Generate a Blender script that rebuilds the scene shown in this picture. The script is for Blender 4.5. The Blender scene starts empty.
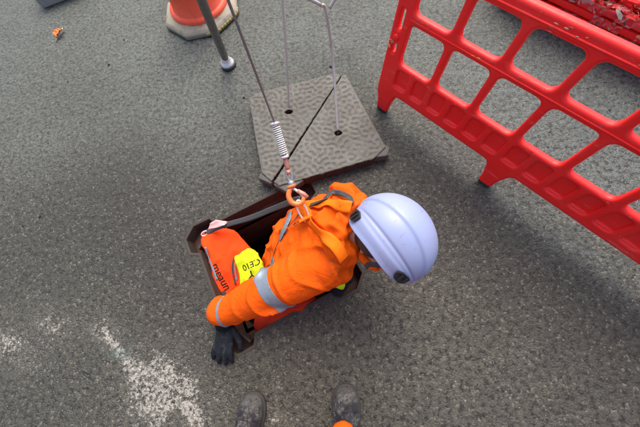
import bpy, bmesh, math, random
import numpy as np
from mathutils import Vector, Matrix, noise
from mathutils.bvhtree import BVHTree

random.seed(5); np.random.seed(5)
SC = bpy.context.scene
COL = SC.collection
R = math.radians

# ------------------------------------------------------------------ camera
F_PX, CAM_H = 270.0, 1.30
_c = (320.0, 213.5)
_n = Vector((348 - _c[0], 303 - _c[1], F_PX)).normalized()
_up = -_n
_X = (Vector((1, 0, 0)) - _up * _up.x).normalized()
_Y = _up.cross(_X)
RM = Matrix((_X, _Y, _up))
cam_d = bpy.data.cameras.new('camera')
cam = bpy.data.objects.new('camera', cam_d); COL.objects.link(cam)
cam_d.sensor_fit = 'HORIZONTAL'; cam_d.sensor_width = 36
cam_d.lens = F_PX / 640 * 36
cam_d.clip_start = 0.02; cam_d.clip_end = 500
rt = RM @ Vector((1, 0, 0)); upv = -(RM @ Vector((0, 1, 0))); bk = -(RM @ Vector((0, 0, 1)))
m = Matrix((rt, upv, bk)).transposed().to_4x4(); m.translation = (0, 0, CAM_H)
cam.matrix_world = m
SC.camera = cam

def at(px, py, z=0.0):
    """the point of the place seen at a pixel of the 640-wide photograph, at height z"""
    d = RM @ Vector((px - _c[0], py - _c[1], F_PX))
    return Vector((0, 0, CAM_H)) + d * ((z - CAM_H) / d.z)

# ------------------------------------------------------------------ light
SUN_EL, SUN_AZ = 56, 8      # azimuth: degrees clockwise from +Y
w = bpy.data.worlds.new('World'); SC.world = w; w.use_nodes = True
nt = w.node_tree; nt.nodes.clear()
sky = nt.nodes.new('ShaderNodeTexSky'); sky.sky_type = 'NISHITA'; sky.sun_disc = False
sky.sun_elevation = R(SUN_EL); sky.sun_rotation = R(SUN_AZ)
sky.air_density = 1.0; sky.dust_density = 7.0; sky.ozone_density = 1.0
bg = nt.nodes.new('ShaderNodeBackground'); bg.inputs[1].default_value = 0.15
wo = nt.nodes.new('ShaderNodeOutputWorld')
nt.links.new(sky.outputs[0], bg.inputs[0]); nt.links.new(bg.outputs[0], wo.inputs[0])
sl = bpy.data.lights.new('sun', 'SUN'); sl.energy = .8; sl.angle = R(45); sl.color = (1, .94, .85)
sun = bpy.data.objects.new('sun', sl); COL.objects.link(sun)
sd = Vector((math.sin(R(SUN_AZ)) * math.cos(R(SUN_EL)), math.cos(R(SUN_AZ)) * math.cos(R(SUN_EL)), math.sin(R(SUN_EL))))
sun.rotation_euler = sd.to_track_quat('Z', 'Y').to_euler()
SC.view_settings.view_transform = 'Standard'; SC.view_settings.look = 'None'
SC.view_settings.exposure = 1.05; SC.view_settings.gamma = 1.0

# ------------------------------------------------------------------ material helpers
class NT:
    def __init__(s, name):
        s.m = bpy.data.materials.new(name); s.m.use_nodes = True
        s.t = s.m.node_tree; s.b = s.t.nodes['Principled BSDF']
    def n(s, ty, **kw):
        x = s.t.nodes.new(ty)
        for k, v in kw.items():
            if k.startswith('i_'):
                x.inputs[k[2:].replace('_', ' ')].default_value = v
            else: setattr(x, k, v)
        return x
    def l(s, a, b): s.t.links.new(a, b)
    def coord(s, kind='Object'):
        return s.n('ShaderNodeTexCoord').outputs[kind]
    def geo(s): return s.n('ShaderNodeNewGeometry').outputs['Position']
    def noise(s, vec, scale, detail=4, rough=.55, dist=0):
        x = s.n('ShaderNodeTexNoise'); x.inputs['Scale'].default_value = scale
        x.inputs['Detail'].default_value = detail; x.inputs['Roughness'].default_value = rough
        x.inputs['Distortion'].default_value = dist
        s.l(vec, x.inputs['Vector']); return x.outputs['Fac']
    def vor(s, vec, scale, feature='F1', out='Distance', rnd=1.0):
        x = s.n('ShaderNodeTexVoronoi'); x.feature = feature; x.inputs['Scale'].default_value = scale
        x.inputs['Randomness'].default_value = rnd
        s.l(vec, x.inputs['Vector']); return x.outputs[out]
    def ramp(s, fac, stops, interp='LINEAR'):
        x = s.n('ShaderNodeValToRGB'); x.color_ramp.interpolation = interp
        e = x.color_ramp.elements
        while len(e) < len(stops): e.new(.5)
        for el, (p, c) in zip(e, stops):
            el.position = p; el.color = c if len(c) == 4 else (*c, 1)
        s.l(fac, x.inputs[0]); return x.outputs[0]
    def fr(s, fac, a, b, lo=0., hi=1., smooth=True):
        x = s.n('ShaderNodeMapRange'); x.interpolation_type = 'SMOOTHSTEP' if smooth else 'LINEAR'
        s.l(fac, x.inputs[0])
        for i, v in enumerate((a, b, lo, hi)): x.inputs[i + 1].default_value = v
        return x.outputs[0]
    def mix(s, fac, a, b, mode='MIX'):
        x = s.n('ShaderNodeMix', data_type='RGBA', blend_type=mode)
        for i, v in ((0, fac), (6, a), (7, b)):
            if isinstance(v, (int, float)): x.inputs[i].default_value = v
            elif isinstance(v, tuple): x.inputs[i].default_value = v if len(v) == 4 else (*v, 1)
            else: s.l(v, x.inputs[i])
        return x.outputs[2]
    def math(s, op, a, b=0.5, c=None, clamp=False):
        x = s.n('ShaderNodeMath', operation=op); x.use_clamp = clamp
        for i, v in enumerate((a, b) if c is None else (a, b, c)):
            if isinstance(v, (int, float)): x.inputs[i].default_value = v
            else: s.l(v, x.inputs[i])
        return x.outputs[0]
    def bump(s, h, strength=.5, dist=.01, nrm=None):
        x = s.n('ShaderNodeBump'); x.inputs['Strength'].default_value = strength
        x.inputs['Distance'].default_value = dist; s.l(h, x.inputs['Height'])
        if nrm: s.l(nrm, x.inputs['Normal'])
        return x.outputs[0]
    def set(s, **kw):
        mp = dict(col='Base Color', rough='Roughness', metal='Metallic', nrm='Normal', spec='Specular IOR Level',
                  sheen='Sheen Weight', coat='Coat Weight', sub='Subsurface Weight')
        for k, v in kw.items():
            i = s.b.inputs[mp[k]]
            if isinstance(v, (int, float)): i.default_value = v
            elif isinstance(v, tuple): i.default_value = v if len(v) == 4 else (*v, 1)
            else: s.l(v, i)
        return s.m

MAT = {}
def simple(name, col, rough=.6, metal=0, dirt=None, dirt_amt=.35, scale=18, bump=.15, bscale=180, spec=.5):
    k = NT(name); v = k.coord()
    n1 = k.noise(v, scale, 6, .65)
    c = k.mix(k.fr(n1, .48, .72, 0, dirt_amt), col, dirt or tuple(x * .45 for x in col))
    n2 = k.noise(v, scale * 3, 3)
    c = k.mix(k.fr(n2, .3, .7, 0, .25), c, tuple(min(1, x * 1.25) for x in col))
    r = k.fr(n1, .3, .7, rough - .08, rough + .12)
    b = k.bump(k.noise(v, bscale, 3), bump, .002)
    MAT[name] = k.set(col=c, rough=r, metal=metal, nrm=b, spec=spec)
    return MAT[name]

# --- asphalt
def mat_asphalt():
    k = NT('asphalt'); p = k.geo()
    warp = k.n('ShaderNodeTexNoise'); warp.inputs['Scale'].default_value = 60; warp.inputs['Detail'].default_value = 2
    k.l(p, warp.inputs['Vector'])
    vm = k.n('ShaderNodeVectorMath', operation='MULTIPLY_ADD')
    k.l(warp.outputs['Color'], vm.inputs[0]); vm.inputs[1].default_value = (.011, .011, .0); k.l(p, vm.inputs[2])
    q = vm.outputs[0]
    d1 = k.vor(q, 92, 'F1'); e1 = k.vor(q, 92, 'DISTANCE_TO_EDGE'); c1 = k.vor(q, 92, 'F1', 'Color')
    d2 = k.vor(q, 190, 'F1'); c2 = k.vor(q, 190, 'F1', 'Color')
    big = k.noise(p, 1.3, 4, .6); mid = k.noise(p, 7, 5, .65); fine = k.noise(p, 400, 3)
    patchy = k.noise(p, 26, 4, .6)
    sx = k.n('ShaderNodeSeparateXYZ'); k.l(p, sx.inputs[0]); X, Y = sx.outputs[0], sx.outputs[1]
    # lumps of stone and the dark pits between
    lump = k.noise(q, 45, 2, .5, .0); lump2 = k.noise(q, 120, 2, .5)
    stone = k.fr(e1, .0, .16)
    sr = k.n('ShaderNodeSeparateColor'); k.l(c1, sr.inputs[0])
    sr2 = k.n('ShaderNodeSeparateColor'); k.l(c2, sr2.inputs[0])
    lsum = k.math('ADD', k.math('MULTIPLY', lump, .65), k.math('MULTIPLY', lump2, .35))
    lum = k.math('MULTIPLY', k.math('MULTIPLY_ADD', sr.outputs[0], .42, .72), k.fr(lsum, .36, .60, .72, 1.15))
    # broad tones of the surface, some of them painted shade and light: blue grey further out, warm brown nearer the walkers, olive at left
    def blob(cx, cy, rx, ry, soft=.35, wob=.5, rot=0):
        dx, dy = k.math('SUBTRACT', X, cx), k.math('SUBTRACT', Y, cy); cr, sr_ = math.cos(rot), math.sin(rot)
        a = k.math('DIVIDE', k.math('ADD', k.math('MULTIPLY', dx, cr), k.math('MULTIPLY', dy, sr_)), rx)
        b = k.math('DIVIDE', k.math('ADD', k.math('MULTIPLY', dx, -sr_), k.math('MULTIPLY', dy, cr)), ry)
        r2 = k.math('ADD', k.math('MULTIPLY', a, a), k.math('MULTIPLY', b, b))
        r = k.math('ADD', k.math('SQRT', r2), k.math('MULTIPLY', k.math('SUBTRACT', mid, .5), wob))
        return k.fr(r, 1 + soft, 1 - soft, 0, 1)
    base = k.mix(k.fr(k.math('ADD', Y, k.math('MULTIPLY', mid, .5)), .45, 1.7), (.094, .084, .064), (.116, .128, .112))
    def pb(px, py, rx, ry, rot, soft, wob):
        c = at(px, py); return blob(c.x, c.y, rx, ry, soft, wob, rot)
    def tone(b, amt, c, base): return k.mix(k.math('MULTIPLY', b, amt), base, c)
    base = tone(pb(110, 215, .85, .45, .3, .8, .9), .9, (.044, .046, .033), base)
    base = tone(pb(165, 230, .30, .55, .5, .8, .9), .8, (.036, .033, .026), base)
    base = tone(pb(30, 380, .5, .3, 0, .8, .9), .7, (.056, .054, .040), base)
    base = tone(pb(80, 80, .9, .5, 0, .8, .9), .5, (.140, .146, .124), base)
    base = tone(pb(215, 130, .35, .5, .2, .8, .9), .55, (.148, .152, .134), base)
    base = tone(pb(520, 250, .75, .28, -.75, .7, .7), .85, (.040, .037, .031), base)  # soft shadow of the barrier, painted into the ground colour
    base = tone(pb(450, 200, .30, .25, 0, .8, .8), .55, (.056, .050, .042), base)  # more of the barrier's painted shade, below its left end
    base = tone(pb(560, 380, .7, .3, -.3, .9, .9), .45, (.062, .056, .045), base)  # darker lower right, shade put into the colour
    base = tone(pb(420, 370, .35, .2, 0, .9, .9), .5, (.122, .112, .092), base)
    base = tone(pb(610, 150, .8, .55, -.75, .5, .5), .8, (.122, .146, .140), base)  # lit ground by the barrier, painted paler and bluer
    base = tone(pb(270, 265, .62, .58, .47, .25, .35), .45, (.056, .048, .038), base)
    base = tone(pb(310, 130, .55, .5, .3, .3, .3), .35, (.064, .060, .050), base)
    base = k.mix(1.0, base, (.655, .715, .735), 'MULTIPLY')
    base = k.mix(k.fr(big, .35, .7, 0, .35), base, (.050, .048, .044))
    base = k.mix(k.fr(patchy, .45, .75, 0, .35), base, (.044, .042, .038))
    col = k.mix(1.0, base, k.mix(0.0, lum, lum), 'MULTIPLY')
    col = k.mix(k.math('MULTIPLY', k.fr(e1, .12, .0, 0, .42), k.fr(lsum, .56, .44)), col, (.016, .015, .014))
    col = k.mix(k.math('MULTIPLY', k.fr(lsum, .46, .385), k.fr(Y, 0.2, 1.3, .85, .45)), col, (.013, .012, .011))
    # scattered pale chips
    chip = k.math('MULTIPLY', k.math('GREATER_THAN', sr2.outputs[1], .991), k.math('LESS_THAN', d2, .42))
    col = k.mix(k.math('MULTIPLY', chip, .45), col, (.42, .41, .37))
    chip2 = k.math('MULTIPLY', k.math('GREATER_THAN', sr.outputs[1], .9), stone)
    col = k.mix(k.math('MULTIPLY', chip2, .4), col, (.19, .18, .155))
    # worn white paint, lower left
    pm = pb(163, 392, .19, .16, -.5, .7, 1.7)
    pm = k.math('MAXIMUM', pm, pb(190, 412, .12, .06, -.6, .8, 1.7))
    pm = k.math('MAXIMUM', pm, pb(140, 372, .14, .07, -.5, .8, 1.8))
    pm = k.math('MAXIMUM', pm, pb(113, 343, .15, .030, -.72, .7, 1.3))
    pm = k.math('MAXIMUM', pm, k.math('MULTIPLY', pb(100, 330, .10, .06, -.2, .8, 1.9), .8))
    pm = k.math('MAXIMUM', pm, k.math('MULTIPLY', pb(50, 328, .16, .10, -.3, .9, 2.0), .75))
    pm = k.math('MAXIMUM', pm, k.math('MULTIPLY', pb(5, 345, .2, .12, -.3, .9, 2.0), .85))
    pm = k.math('MAXIMUM', pm, k.math('MULTIPLY', pb(272, 422, .10, .05, 0, .9, 1.9), .75))
    pm = k.math('MAXIMUM', pm, k.math('MULTIPLY', pb(215, 400, .08, .05, 0, .9, 1.9), .6))
    wear = k.math('ADD', k.math('MULTIPLY', k.noise(p, 75, 6, .75), .7), k.math('MULTIPLY', k.noise(p, 15, 4, .7), .3))
    wsum = k.math('ADD', k.math('MULTIPLY', pm, .22), k.math('MULTIPLY', wear, .80))
    pf = k.math('MULTIPLY', k.fr(wsum, .575, .64), k.fr(lsum, .38, .5))
    pf = k.math('MULTIPLY', pf, k.fr(pm, .05, .4))
    col = k.mix(k.math('MULTIPLY', pf, .62), col, (.42, .41, .37))
    col = k.mix(k.math('MULTIPLY', k.math('MULTIPLY', pm, stone), k.fr(wear, .38, .6, 0, .22)), col, (.36, .35, .32))
    # teal chalk smudge
    col = k.mix(k.math('MULTIPLY', k.math('MULTIPLY', blob(-1.06, -.225, .05, .03, .6, 1.), .4), wear), col, (.05, .13, .12))
    h = k.math('ADD', k.math('MULTIPLY', k.fr(e1, 0, .30), .4), k.math('MULTIPLY', lsum, 2.2))
    h = k.math('ADD', h, k.math('MULTIPLY', sr.outputs[2], .28))
    h = k.math('ADD', h, k.math('MULTIPLY', fine, .15))
    nb = k.bump(h, .75, .0062)
    nb = k.bump(mid, .25, .03, nb)
    rough = k.math('ADD', k.fr(big, .3, .7, .5, .72), k.math('MULTIPLY', sr.outputs[1], .15))
    return k.set(col=col, rough=rough, nrm=nb, spec=.45)
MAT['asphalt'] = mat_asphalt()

def mat_jacket(name='orange_fabric', col=(.74, .100, .003), dirt_creases=True, dcol=(.24, .10, .03)):
    k = NT(name); p = k.geo()
    n1 = k.noise(p, 9, 6, .7); n2 = k.noise(p, 55, 5, .7); n3 = k.noise(p, 3.2, 3)
    c = k.mix(k.fr(n3, .35, .65, 0, .5), col, (col[0] * .86, col[1] * .70, col[2]))
    if dirt_creases:
        c = k.mix(k.math('MULTIPLY', k.fr(n1, .54, .68, 0, .5), k.fr(n2, .45, .60)), c, dcol)
        c = k.mix(k.math('MULTIPLY', k.fr(k.noise(p, 22, 4, .7), .66, .72, 0, .8), .7), c, (.22, .2, .17))
    wv = k.n('ShaderNodeTexWave'); wv.inputs['Scale'].default_value = 420; k.l(p, wv.inputs[0])
    b = k.bump(k.noise(p, 900, 2), .12, .001)
    rg = k.math('ABSOLUTE', k.math('SUBTRACT', k.noise(p, 13, 4, .6, 1.2), .5))
    b = k.bump(k.fr(rg, 0, .10), .16 if dirt_creases else .05, .010, b)
    b = k.bump(k.noise(p, 38, 4, .6, .6), .22, .012, b)
    if dirt_creases: c = k.mix(k.fr(rg, .022, .0, 0, .14), c, (col[0] * .55, col[1] * .35, col[2]))  # fabric colour deepened along the creases
    return k.set(col=c, rough=.8, nrm=b, sheen=0.0, spec=.12)
MAT['jacket'] = mat_jacket()
MAT['webbing_orange'] = mat_jacket('orange_webbing', (.86, .155, .006), False)
MAT['bag_orange'] = mat_jacket('red_orange_fabric', (.88, .065, .008), False)
MAT['yellow'] = mat_jacket('yellow_fabric', (.60, .82, .015), False)
MAT['underlayer'] = mat_jacket('dark_red_fabric', (.40, .03, .012), True)
simple('tape', (.20, .25, .31), .42, .2, (.16, .14, .11), .7, 30, .25, 700)
simple('black_strap', (.032, .035, .04), .65, 0, (.09, .085, .08), .5, 40, .3, 900)
simple('grey_strap', (.055, .058, .06), .7, 0, (.05, .045, .04), .6, 40, .4, 900)
simple('glove', (.008, .011, .017), .8, 0, (.07, .07, .065), .35, 60, .6, 420, spec=.15)
simple('trouser_navy', (.03, .035, .05), .8)
simple('skin', (.45, .24, .17), .5, 0, (.35, .15, .1), .3)
simple('hair', (.05, .03, .02), .7)
simple('black_plastic', (.015, .016, .018), .4, 0, (.08, .08, .08), .3, 60)
simple('rust', (.060, .026, .018), .8, .2, (.022, .012, .010), .8, 22, .5, 120)
simple('shaft', (.045, .028, .022), .9, 0, (.012, .009, .008), .8, 12, .6, 60)
simple('iron_frame', (.034, .029, .025), .75, .1, (.060, .050, .042), .8, 55, .9, 110)
simple('galv', (.36, .38, .39), .42, .75, (.2, .19, .18), .5, 40, .2, 200)
simple('steel_dull', (.27, .275, .27), .48, .6, (.09, .085, .08), .5, 40, .15)
simple('cable_steel', (.20, .21, .21), .55, .3, (.08, .08, .08), .5, 90, .4, 600)
simple('rod_rusty', (.42, .39, .36), .5, .3, (.30, .16, .11), .4, 25, .3, 200)
simple('rod_white', (.46, .48, .46), .5, .3, (.25, .19, .15), .55, 30, .3, 200)
simple('white_zinc', (.62, .64, .65), .35, .5, (.35, .33, .3), .5, 60)
simple('hook_orange', (.72, .20, .05), .45, .2, (.30, .16, .09), .7, 60, .3, 200)
simple('sleeve_pink', (.50, .22, .17), .5, .3, (.25, .13, .1), .6, 70)
simple('rubber', (.03, .03, .03), .8)
simple('cone_orange', (.80, .085, .03), .5, 0, (.38, .07, .04), .6, 14, .2, 60)
simple('cone_base', (.25, .225, .17), .75, 0, (.075, .072, .06), .8, 14, .5, 60)
simple('base_worn_yellow', (.33, .27, .10), .8, 0, (.12, .11, .09), .8, 20, .5, 80)
simple('white_band', (.7, .7, .68), .5)
simple('block', (.27, .275, .26), .8, 0, (.1, .1, .09), .6, 10, .5, 60)
simple('leaf', (.55, .16, .02), .6, 0, (.20, .06, .02), .7, 60)
simple('leaf_stem', (.6, .5, .3), .6)
simple('print_black', (.015, .015, .015), .6)
simple('tag_pink', (.62, .35, .34), .6, 0, (.55, .5, .6), .8, 80)
simple('debris', (.015, .013, .012), .8)

def mat_boot():
    k = NT('boot_leather'); v = k.geo()
    n = k.noise(v, 14, 6, .7); n2 = k.noise(v, 60, 5, .75)
    sx = k.n('ShaderNodeSeparateXYZ'); k.l(v, sx.inputs[0])
    c = k.mix(k.fr(n, .35, .65, 0, .5), (.006, .008, .014), (.013, .014, .020))
    low = k.fr(sx.outputs[2], .085, .03)
    mud = k.math('MAXIMUM', k.math('MULTIPLY', k.fr(n2, .47, .56), k.fr(n, .40, .52)), k.math('MULTIPLY', low, k.fr(n2, .30, .5)))
    c = k.mix(k.math('MULTIPLY', mud, .6), c, (.115, .113, .105))
    c = k.mix(k.math('MULTIPLY', k.fr(k.noise(v, 120, 6, .85, 2.5), .54, .60), k.fr(n, .44, .56, 0, .9)), c, (.24, .23, .21))
    return k.set(col=c, rough=k.fr(n2, .3, .7, .42, .8), nrm=k.bump(n2, .35, .004), spec=.25)
MAT['boot'] = mat_boot()

def mat_helmet():
    k = NT('helmet_white'); v = k.coord()
    n = k.noise(v, 11, 5, .65)
    sc = k.n('ShaderNodeMapping'); sc.inputs['Scale'].default_value = (60, 8, 30); sc.inputs['Rotation'].default_value = (0, .4, .7)
    k.l(v, sc.inputs[0]); scr = k.noise(sc.outputs[0], 1.6, 6, .75)
    spots = k.noise(v, 90, 4, .7)
    c = k.mix(k.fr(n, .4, .7, 0, .3), (.25, .305, .51), (.27, .29, .44))
    c = k.mix(k.math('MULTIPLY', k.fr(scr, .58, .66), .4), c, (.16, .18, .26))
    st2 = k.n('ShaderNodeMapping'); st2.inputs['Scale'].default_value = (14, 90, 14); st2.inputs['Rotation'].default_value = (.3, 0, -.6); k.l(v, st2.inputs[0])
    c = k.mix(k.math('MULTIPLY', k.fr(k.noise(st2.outputs[0], 1.1, 5, .8), .69, .73), .5), c, (.14, .15, .20))
    c = k.mix(k.fr(spots, .66, .72, 0, .6), c, (.28, .27, .27))
    return k.set(col=c, rough=k.fr(n, .3, .7, .38, .52), nrm=k.bump(scr, .08, .002), spec=.4)
MAT['helmet'] = mat_helmet()

def mat_red(name='red_plastic', col=(.94, .017, .016), faded=.25):
    k = NT(name); v = k.coord()
    n = k.noise(v, 5, 5, .65); n2 = k.noise(v, 38, 6, .75); n3 = k.noise(v, 14, 6, .75)
    c = k.mix(k.fr(n, .38, .68, 0, faded), col, (.86, .06, .055))
    c = k.mix(k.math('MULTIPLY', k.fr(n3, .54, .64), k.fr(n2, .50, .60, 0, .75)), c, (.28, .09, .06))
    c = k.mix(k.math('MULTIPLY', k.fr(n2, .68, .72), .7), c, (.55, .36, .25))
    st = k.n('ShaderNodeMapping'); st.inputs['Scale'].default_value = (5, 30, 60); k.l(v, st.inputs[0])
    c = k.mix(k.fr(k.noise(st.outputs[0], 1.5, 6, .8), .58, .70, 0, .45), c, (.90, .24, .22))
    b = k.bump(n3, .12, .01); b = k.bump(k.noise(v, 160, 4), .18, .0015, b)
    return k.set(col=c, rough=k.fr(n3, .3, .7, .38, .56), nrm=b, spec=.4)
MAT['red'] = mat_red()
MAT['red_faded'] = mat_red('red_plastic_faded', (.66, .03, .045), .8)
def mat_shreds():
    k = NT('torn_reflective_film'); v0 = k.coord()
    wn = k.n('ShaderNodeTexNoise'); wn.inputs['Scale'].default_value = 30; wn.inputs['Detail'].default_value = 5; k.l(v0, wn.inputs['Vector'])
    vm = k.n('ShaderNodeVectorMath', operation='MULTIPLY_ADD'); k.l(wn.outputs['Color'], vm.inputs[0]); vm.inputs[1].default_value = (.06, .06, .06); k.l(v0, vm.inputs[2]); v = vm.outputs[0]
    n = k.vor(v, 60, 'F1', 'Color'); s = k.n('ShaderNodeSeparateColor'); k.l(n, s.inputs[0])
    c = k.ramp(s.outputs[0], [(0, (.70, .02, .03)), (.34, (.48, .30, .31)), (.46, (.75, .09, .08)), (.70, (.52, .16, .18)), (.84, (.55, .38, .26)), (.93, (.12, .07, .06))], 'CONSTANT')
    return k.set(col=c, rough=.5, nrm=k.bump(k.noise(v, 60, 5), .6, .006))
MAT['shreds'] = mat_shreds()

def mat_cover():
    k = NT('cast_cover'); p = k.geo()
    n = k.noise(p, 6, 5, .6); n2 = k.noise(p, 60, 5, .7)
    c = k.mix(k.fr(n, .35, .65), (.118, .121, .110), (.086, .086, .077))
    c = k.mix(k.fr(n2, .48, .66, 0, .6), c, (.070, .060, .046))
    c = k.mix(k.fr(k.noise(p, 17, 6, .75), .5, .68, 0, .45), c, (.066, .058, .048))
    c = k.mix(k.fr(k.noise(p, 150, 3), .66, .74, 0, .6), c, (.3, .3, .28))
    sz = k.n('ShaderNodeSeparateXYZ'); k.l(p, sz.inputs[0])
    c = k.mix(k.math('MULTIPLY', k.fr(sz.outputs[2], .0712, .0680), .42), c, (.050, .046, .040))     # dirt packed in the grooves
    b = k.bump(n2, .5, .002)
    return k.set(col=c, rough=.72, metal=.05, nrm=b)
MAT['cover'] = mat_cover()

# ------------------------------------------------------------------ object helpers
def link(name, me, parent=None, mats=()):
    o = bpy.data.objects.new(name, me); COL.objects.link(o)
    for mm in (mats if isinstance(mats, (list, tuple)) else [mats]):
        me.materials.append(MAT[mm] if isinstance(mm, str) else mm)
    if parent: o.parent = parent; o.matrix_parent_inverse = parent.matrix_basis.inverted()
    return o
def from_bm(name, bm, mat, parent=None, smooth=True):
    me = bpy.data.meshes.new(name)
    bmesh.ops.recalc_face_normals(bm, faces=bm.faces)
    bm.to_mesh(me); bm.free()
    if smooth: me.polygons.foreach_set('use_smooth', [True] * len(me.polygons))
    return link(name, me, parent, mat)
def tag(o, label=None, cat=None, group=None, kind=None):
    if label: o['label'] = label
    if cat: o['category'] = cat
    if group: o['group'] = group
    if kind: o['kind'] = kind
    return o
def empty(name, loc, label, cat, group=None):
    o = bpy.data.objects.new(name, None); COL.objects.link(o); o.location = loc
    o.empty_display_size = .05
    return tag(o, label, cat, group)

def bake(o, mods):
    """apply modifiers through the evaluated object"""
    for ty, kw in mods:
        md = o.modifiers.new(ty, ty)
        for a, b in kw.items(): setattr(md, a, b)
    dg = bpy.context.evaluated_depsgraph_get(); dg.update()
    me = bpy.data.meshes.new_from_object(o.evaluated_get(dg), depsgraph=dg)
    o.modifiers.clear(); o.data = me
    me.polygons.foreach_set('use_smooth', [True] * len(me.polygons))
    return o

def spline(pts, n):
    """Catmull-Rom through points (lists of floats of any length)"""
    P = [np.array(p, float) for p in pts]; P = [2 * P[0] - P[1]] + P + [2 * P[-1] - P[-2]]
    out = []; seg = len(P) - 3
    for i in range(n + 1):
        t = i / n * seg; k = min(int(t), seg - 1); u = t - k
        a, b, c, d = P[k:k + 4]
        out.append(.5 * (2 * b + (c - a) * u + (2 * a - 5 * b + 4 * c - d) * u * u + (3 * b - a - 3 * c + d) * u ** 3))
    return out

def tube_bm(bm, pts, rad, seg=12, cap=True, closed=False):
    pts = [Vector(p) for p in pts]; n = len(pts)
    rr = rad if isinstance(rad, (list, tuple)) else [rad] * n
    rings = []; prev = None
    for i, p in enumerate(pts):
        if closed: t = (pts[(i + 1) % n] - pts[i - 1])
        else: t = (pts[min(i + 1, n - 1)] - pts[max(i - 1, 0)])
        t.normalize()
        if prev is None: a = t.orthogonal().normalized()
        else: a = (prev - t * prev.dot(t)).normalized()
        prev = a; b = t.cross(a)
        rings.append([bm.verts.new(p + (a * math.cos(2 * math.pi * j / seg) + b * math.sin(2 * math.pi * j / seg)) * rr[i]) for j in range(seg)])
    for i in range(n if closed else n - 1):
        A, B = rings[i], rings[(i + 1) % n]
        for j in range(seg): bm.faces.new((A[j], A[(j + 1) % seg], B[(j + 1) % seg], B[j]))
    if cap and not closed:
        bm.faces.new(rings[0][::-1]); bm.faces.new(rings[-1])
    return bm
def tube(name, pts, rad, mat, parent=None, seg=12, closed=False, cap=True):
    return from_bm(name, tube_bm(bmesh.new(), pts, rad, seg, cap, closed), mat, parent)

def lathe(name, prof, mat, parent, origin, axis=(0, 0, 1), seg=40, sides=None, rot=0):
    """prof: list of (r, h); sharp where doubled"""
    bm = bmesh.new(); q = Vector((0, 0, 1)).rotation_difference(Vector(axis)); o = Vector(origin)
    rings = []
    s = sides or seg
    for r, h in prof:
        if r < 1e-5: rings.append([bm.verts.new(o + q @ Vector((0, 0, h)))])
        else: rings.append([bm.verts.new(o + q @ Vector((r * math.cos(2 * math.pi * j / s + rot), r * math.sin(2 * math.pi * j / s + rot), h))) for j in range(s)])
    for A, B in zip(rings, rings[1:]):
        for j in range(s):
            a0, a1 = A[j % len(A)], A[(j + 1) % s % len(A)]; b0, b1 = B[j % len(B)], B[(j + 1) % s % len(B)]
            vs = []
            for v in (a0, a1, b1, b0):
                if v not in vs: vs.append(v)
            if len(vs) > 2: bm.faces.new(vs)
    return from_bm(name, bm, mat, parent)

_SPH = {}
def ellipsoid(bm, c, r, rot=None, u=16, v=10):
    M = Matrix.Translation(c) @ (rot.to_4x4() if rot is not None else Matrix.Identity(4)) @ Matrix.Diagonal((*r, 1))
    key = (u, v)
    if key not in _SPH:
        pv = [Vector((0, 0, 1))] + [Vector((math.sin(math.pi * j / v) * math.cos(2 * math.pi * i / u), math.sin(math.pi * j / v) * math.sin(2 * math.pi * i / u), math.cos(math.pi * j / v))) for j in range(1, v) for i in range(u)] + [Vector((0, 0, -1))]
        fc = [(0, 1 + i, 1 + (i + 1) % u) for i in range(u)]
        for j in range(v - 2):
            for i in range(u): fc.append((1 + j * u + i, 1 + (j + 1) * u + i, 1 + (j + 1) * u + (i + 1) % u, 1 + j * u + (i + 1) % u))
        L_ = len(pv) - 1; fc += [(L_, 1 + (v - 2) * u + (i + 1) % u, 1 + (v - 2) * u + i) for i in range(u)]
        _SPH[key] = (pv, fc)
    pv, fc = _SPH[key]
    vs = [bm.verts.new(M @ p) for p in pv]
    for f in fc: bm.faces.new([vs[i] for i in f])
def chain(bm, pts, rads, step=.35, flat=None):
    """spheres along a polyline, radii interpolated: raw material for a remesh"""
    for (p, r), (q, s) in zip(zip(pts, rads), zip(pts[1:], rads[1:])):
        p, q = Vector(p), Vector(q); L = (q - p).length; n = max(2, int(L / (min(r, s) * step)))
        for i in range(n + 1):
            t = i / n; rr = r + (s - r) * t
            ellipsoid(bm, p.lerp(q, t), (rr, rr, rr), None, 14, 9)
def remesh(name, bm, mat, parent, voxel, smooth=6, fac=.6, after=None):
    o = from_bm(name, bm, mat, parent)
    bake(o, [('REMESH', dict(mode='VOXEL', voxel_size=voxel)), ('SMOOTH', dict(factor=fac, iterations=smooth))])
    return o
def basis(x, z):
    z = Vector(z).normalized(); x = Vector(x); x = (x - z * x.dot(z)).normalized(); y = z.cross(x)
    return Matrix((x, y, z)).transposed()

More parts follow.
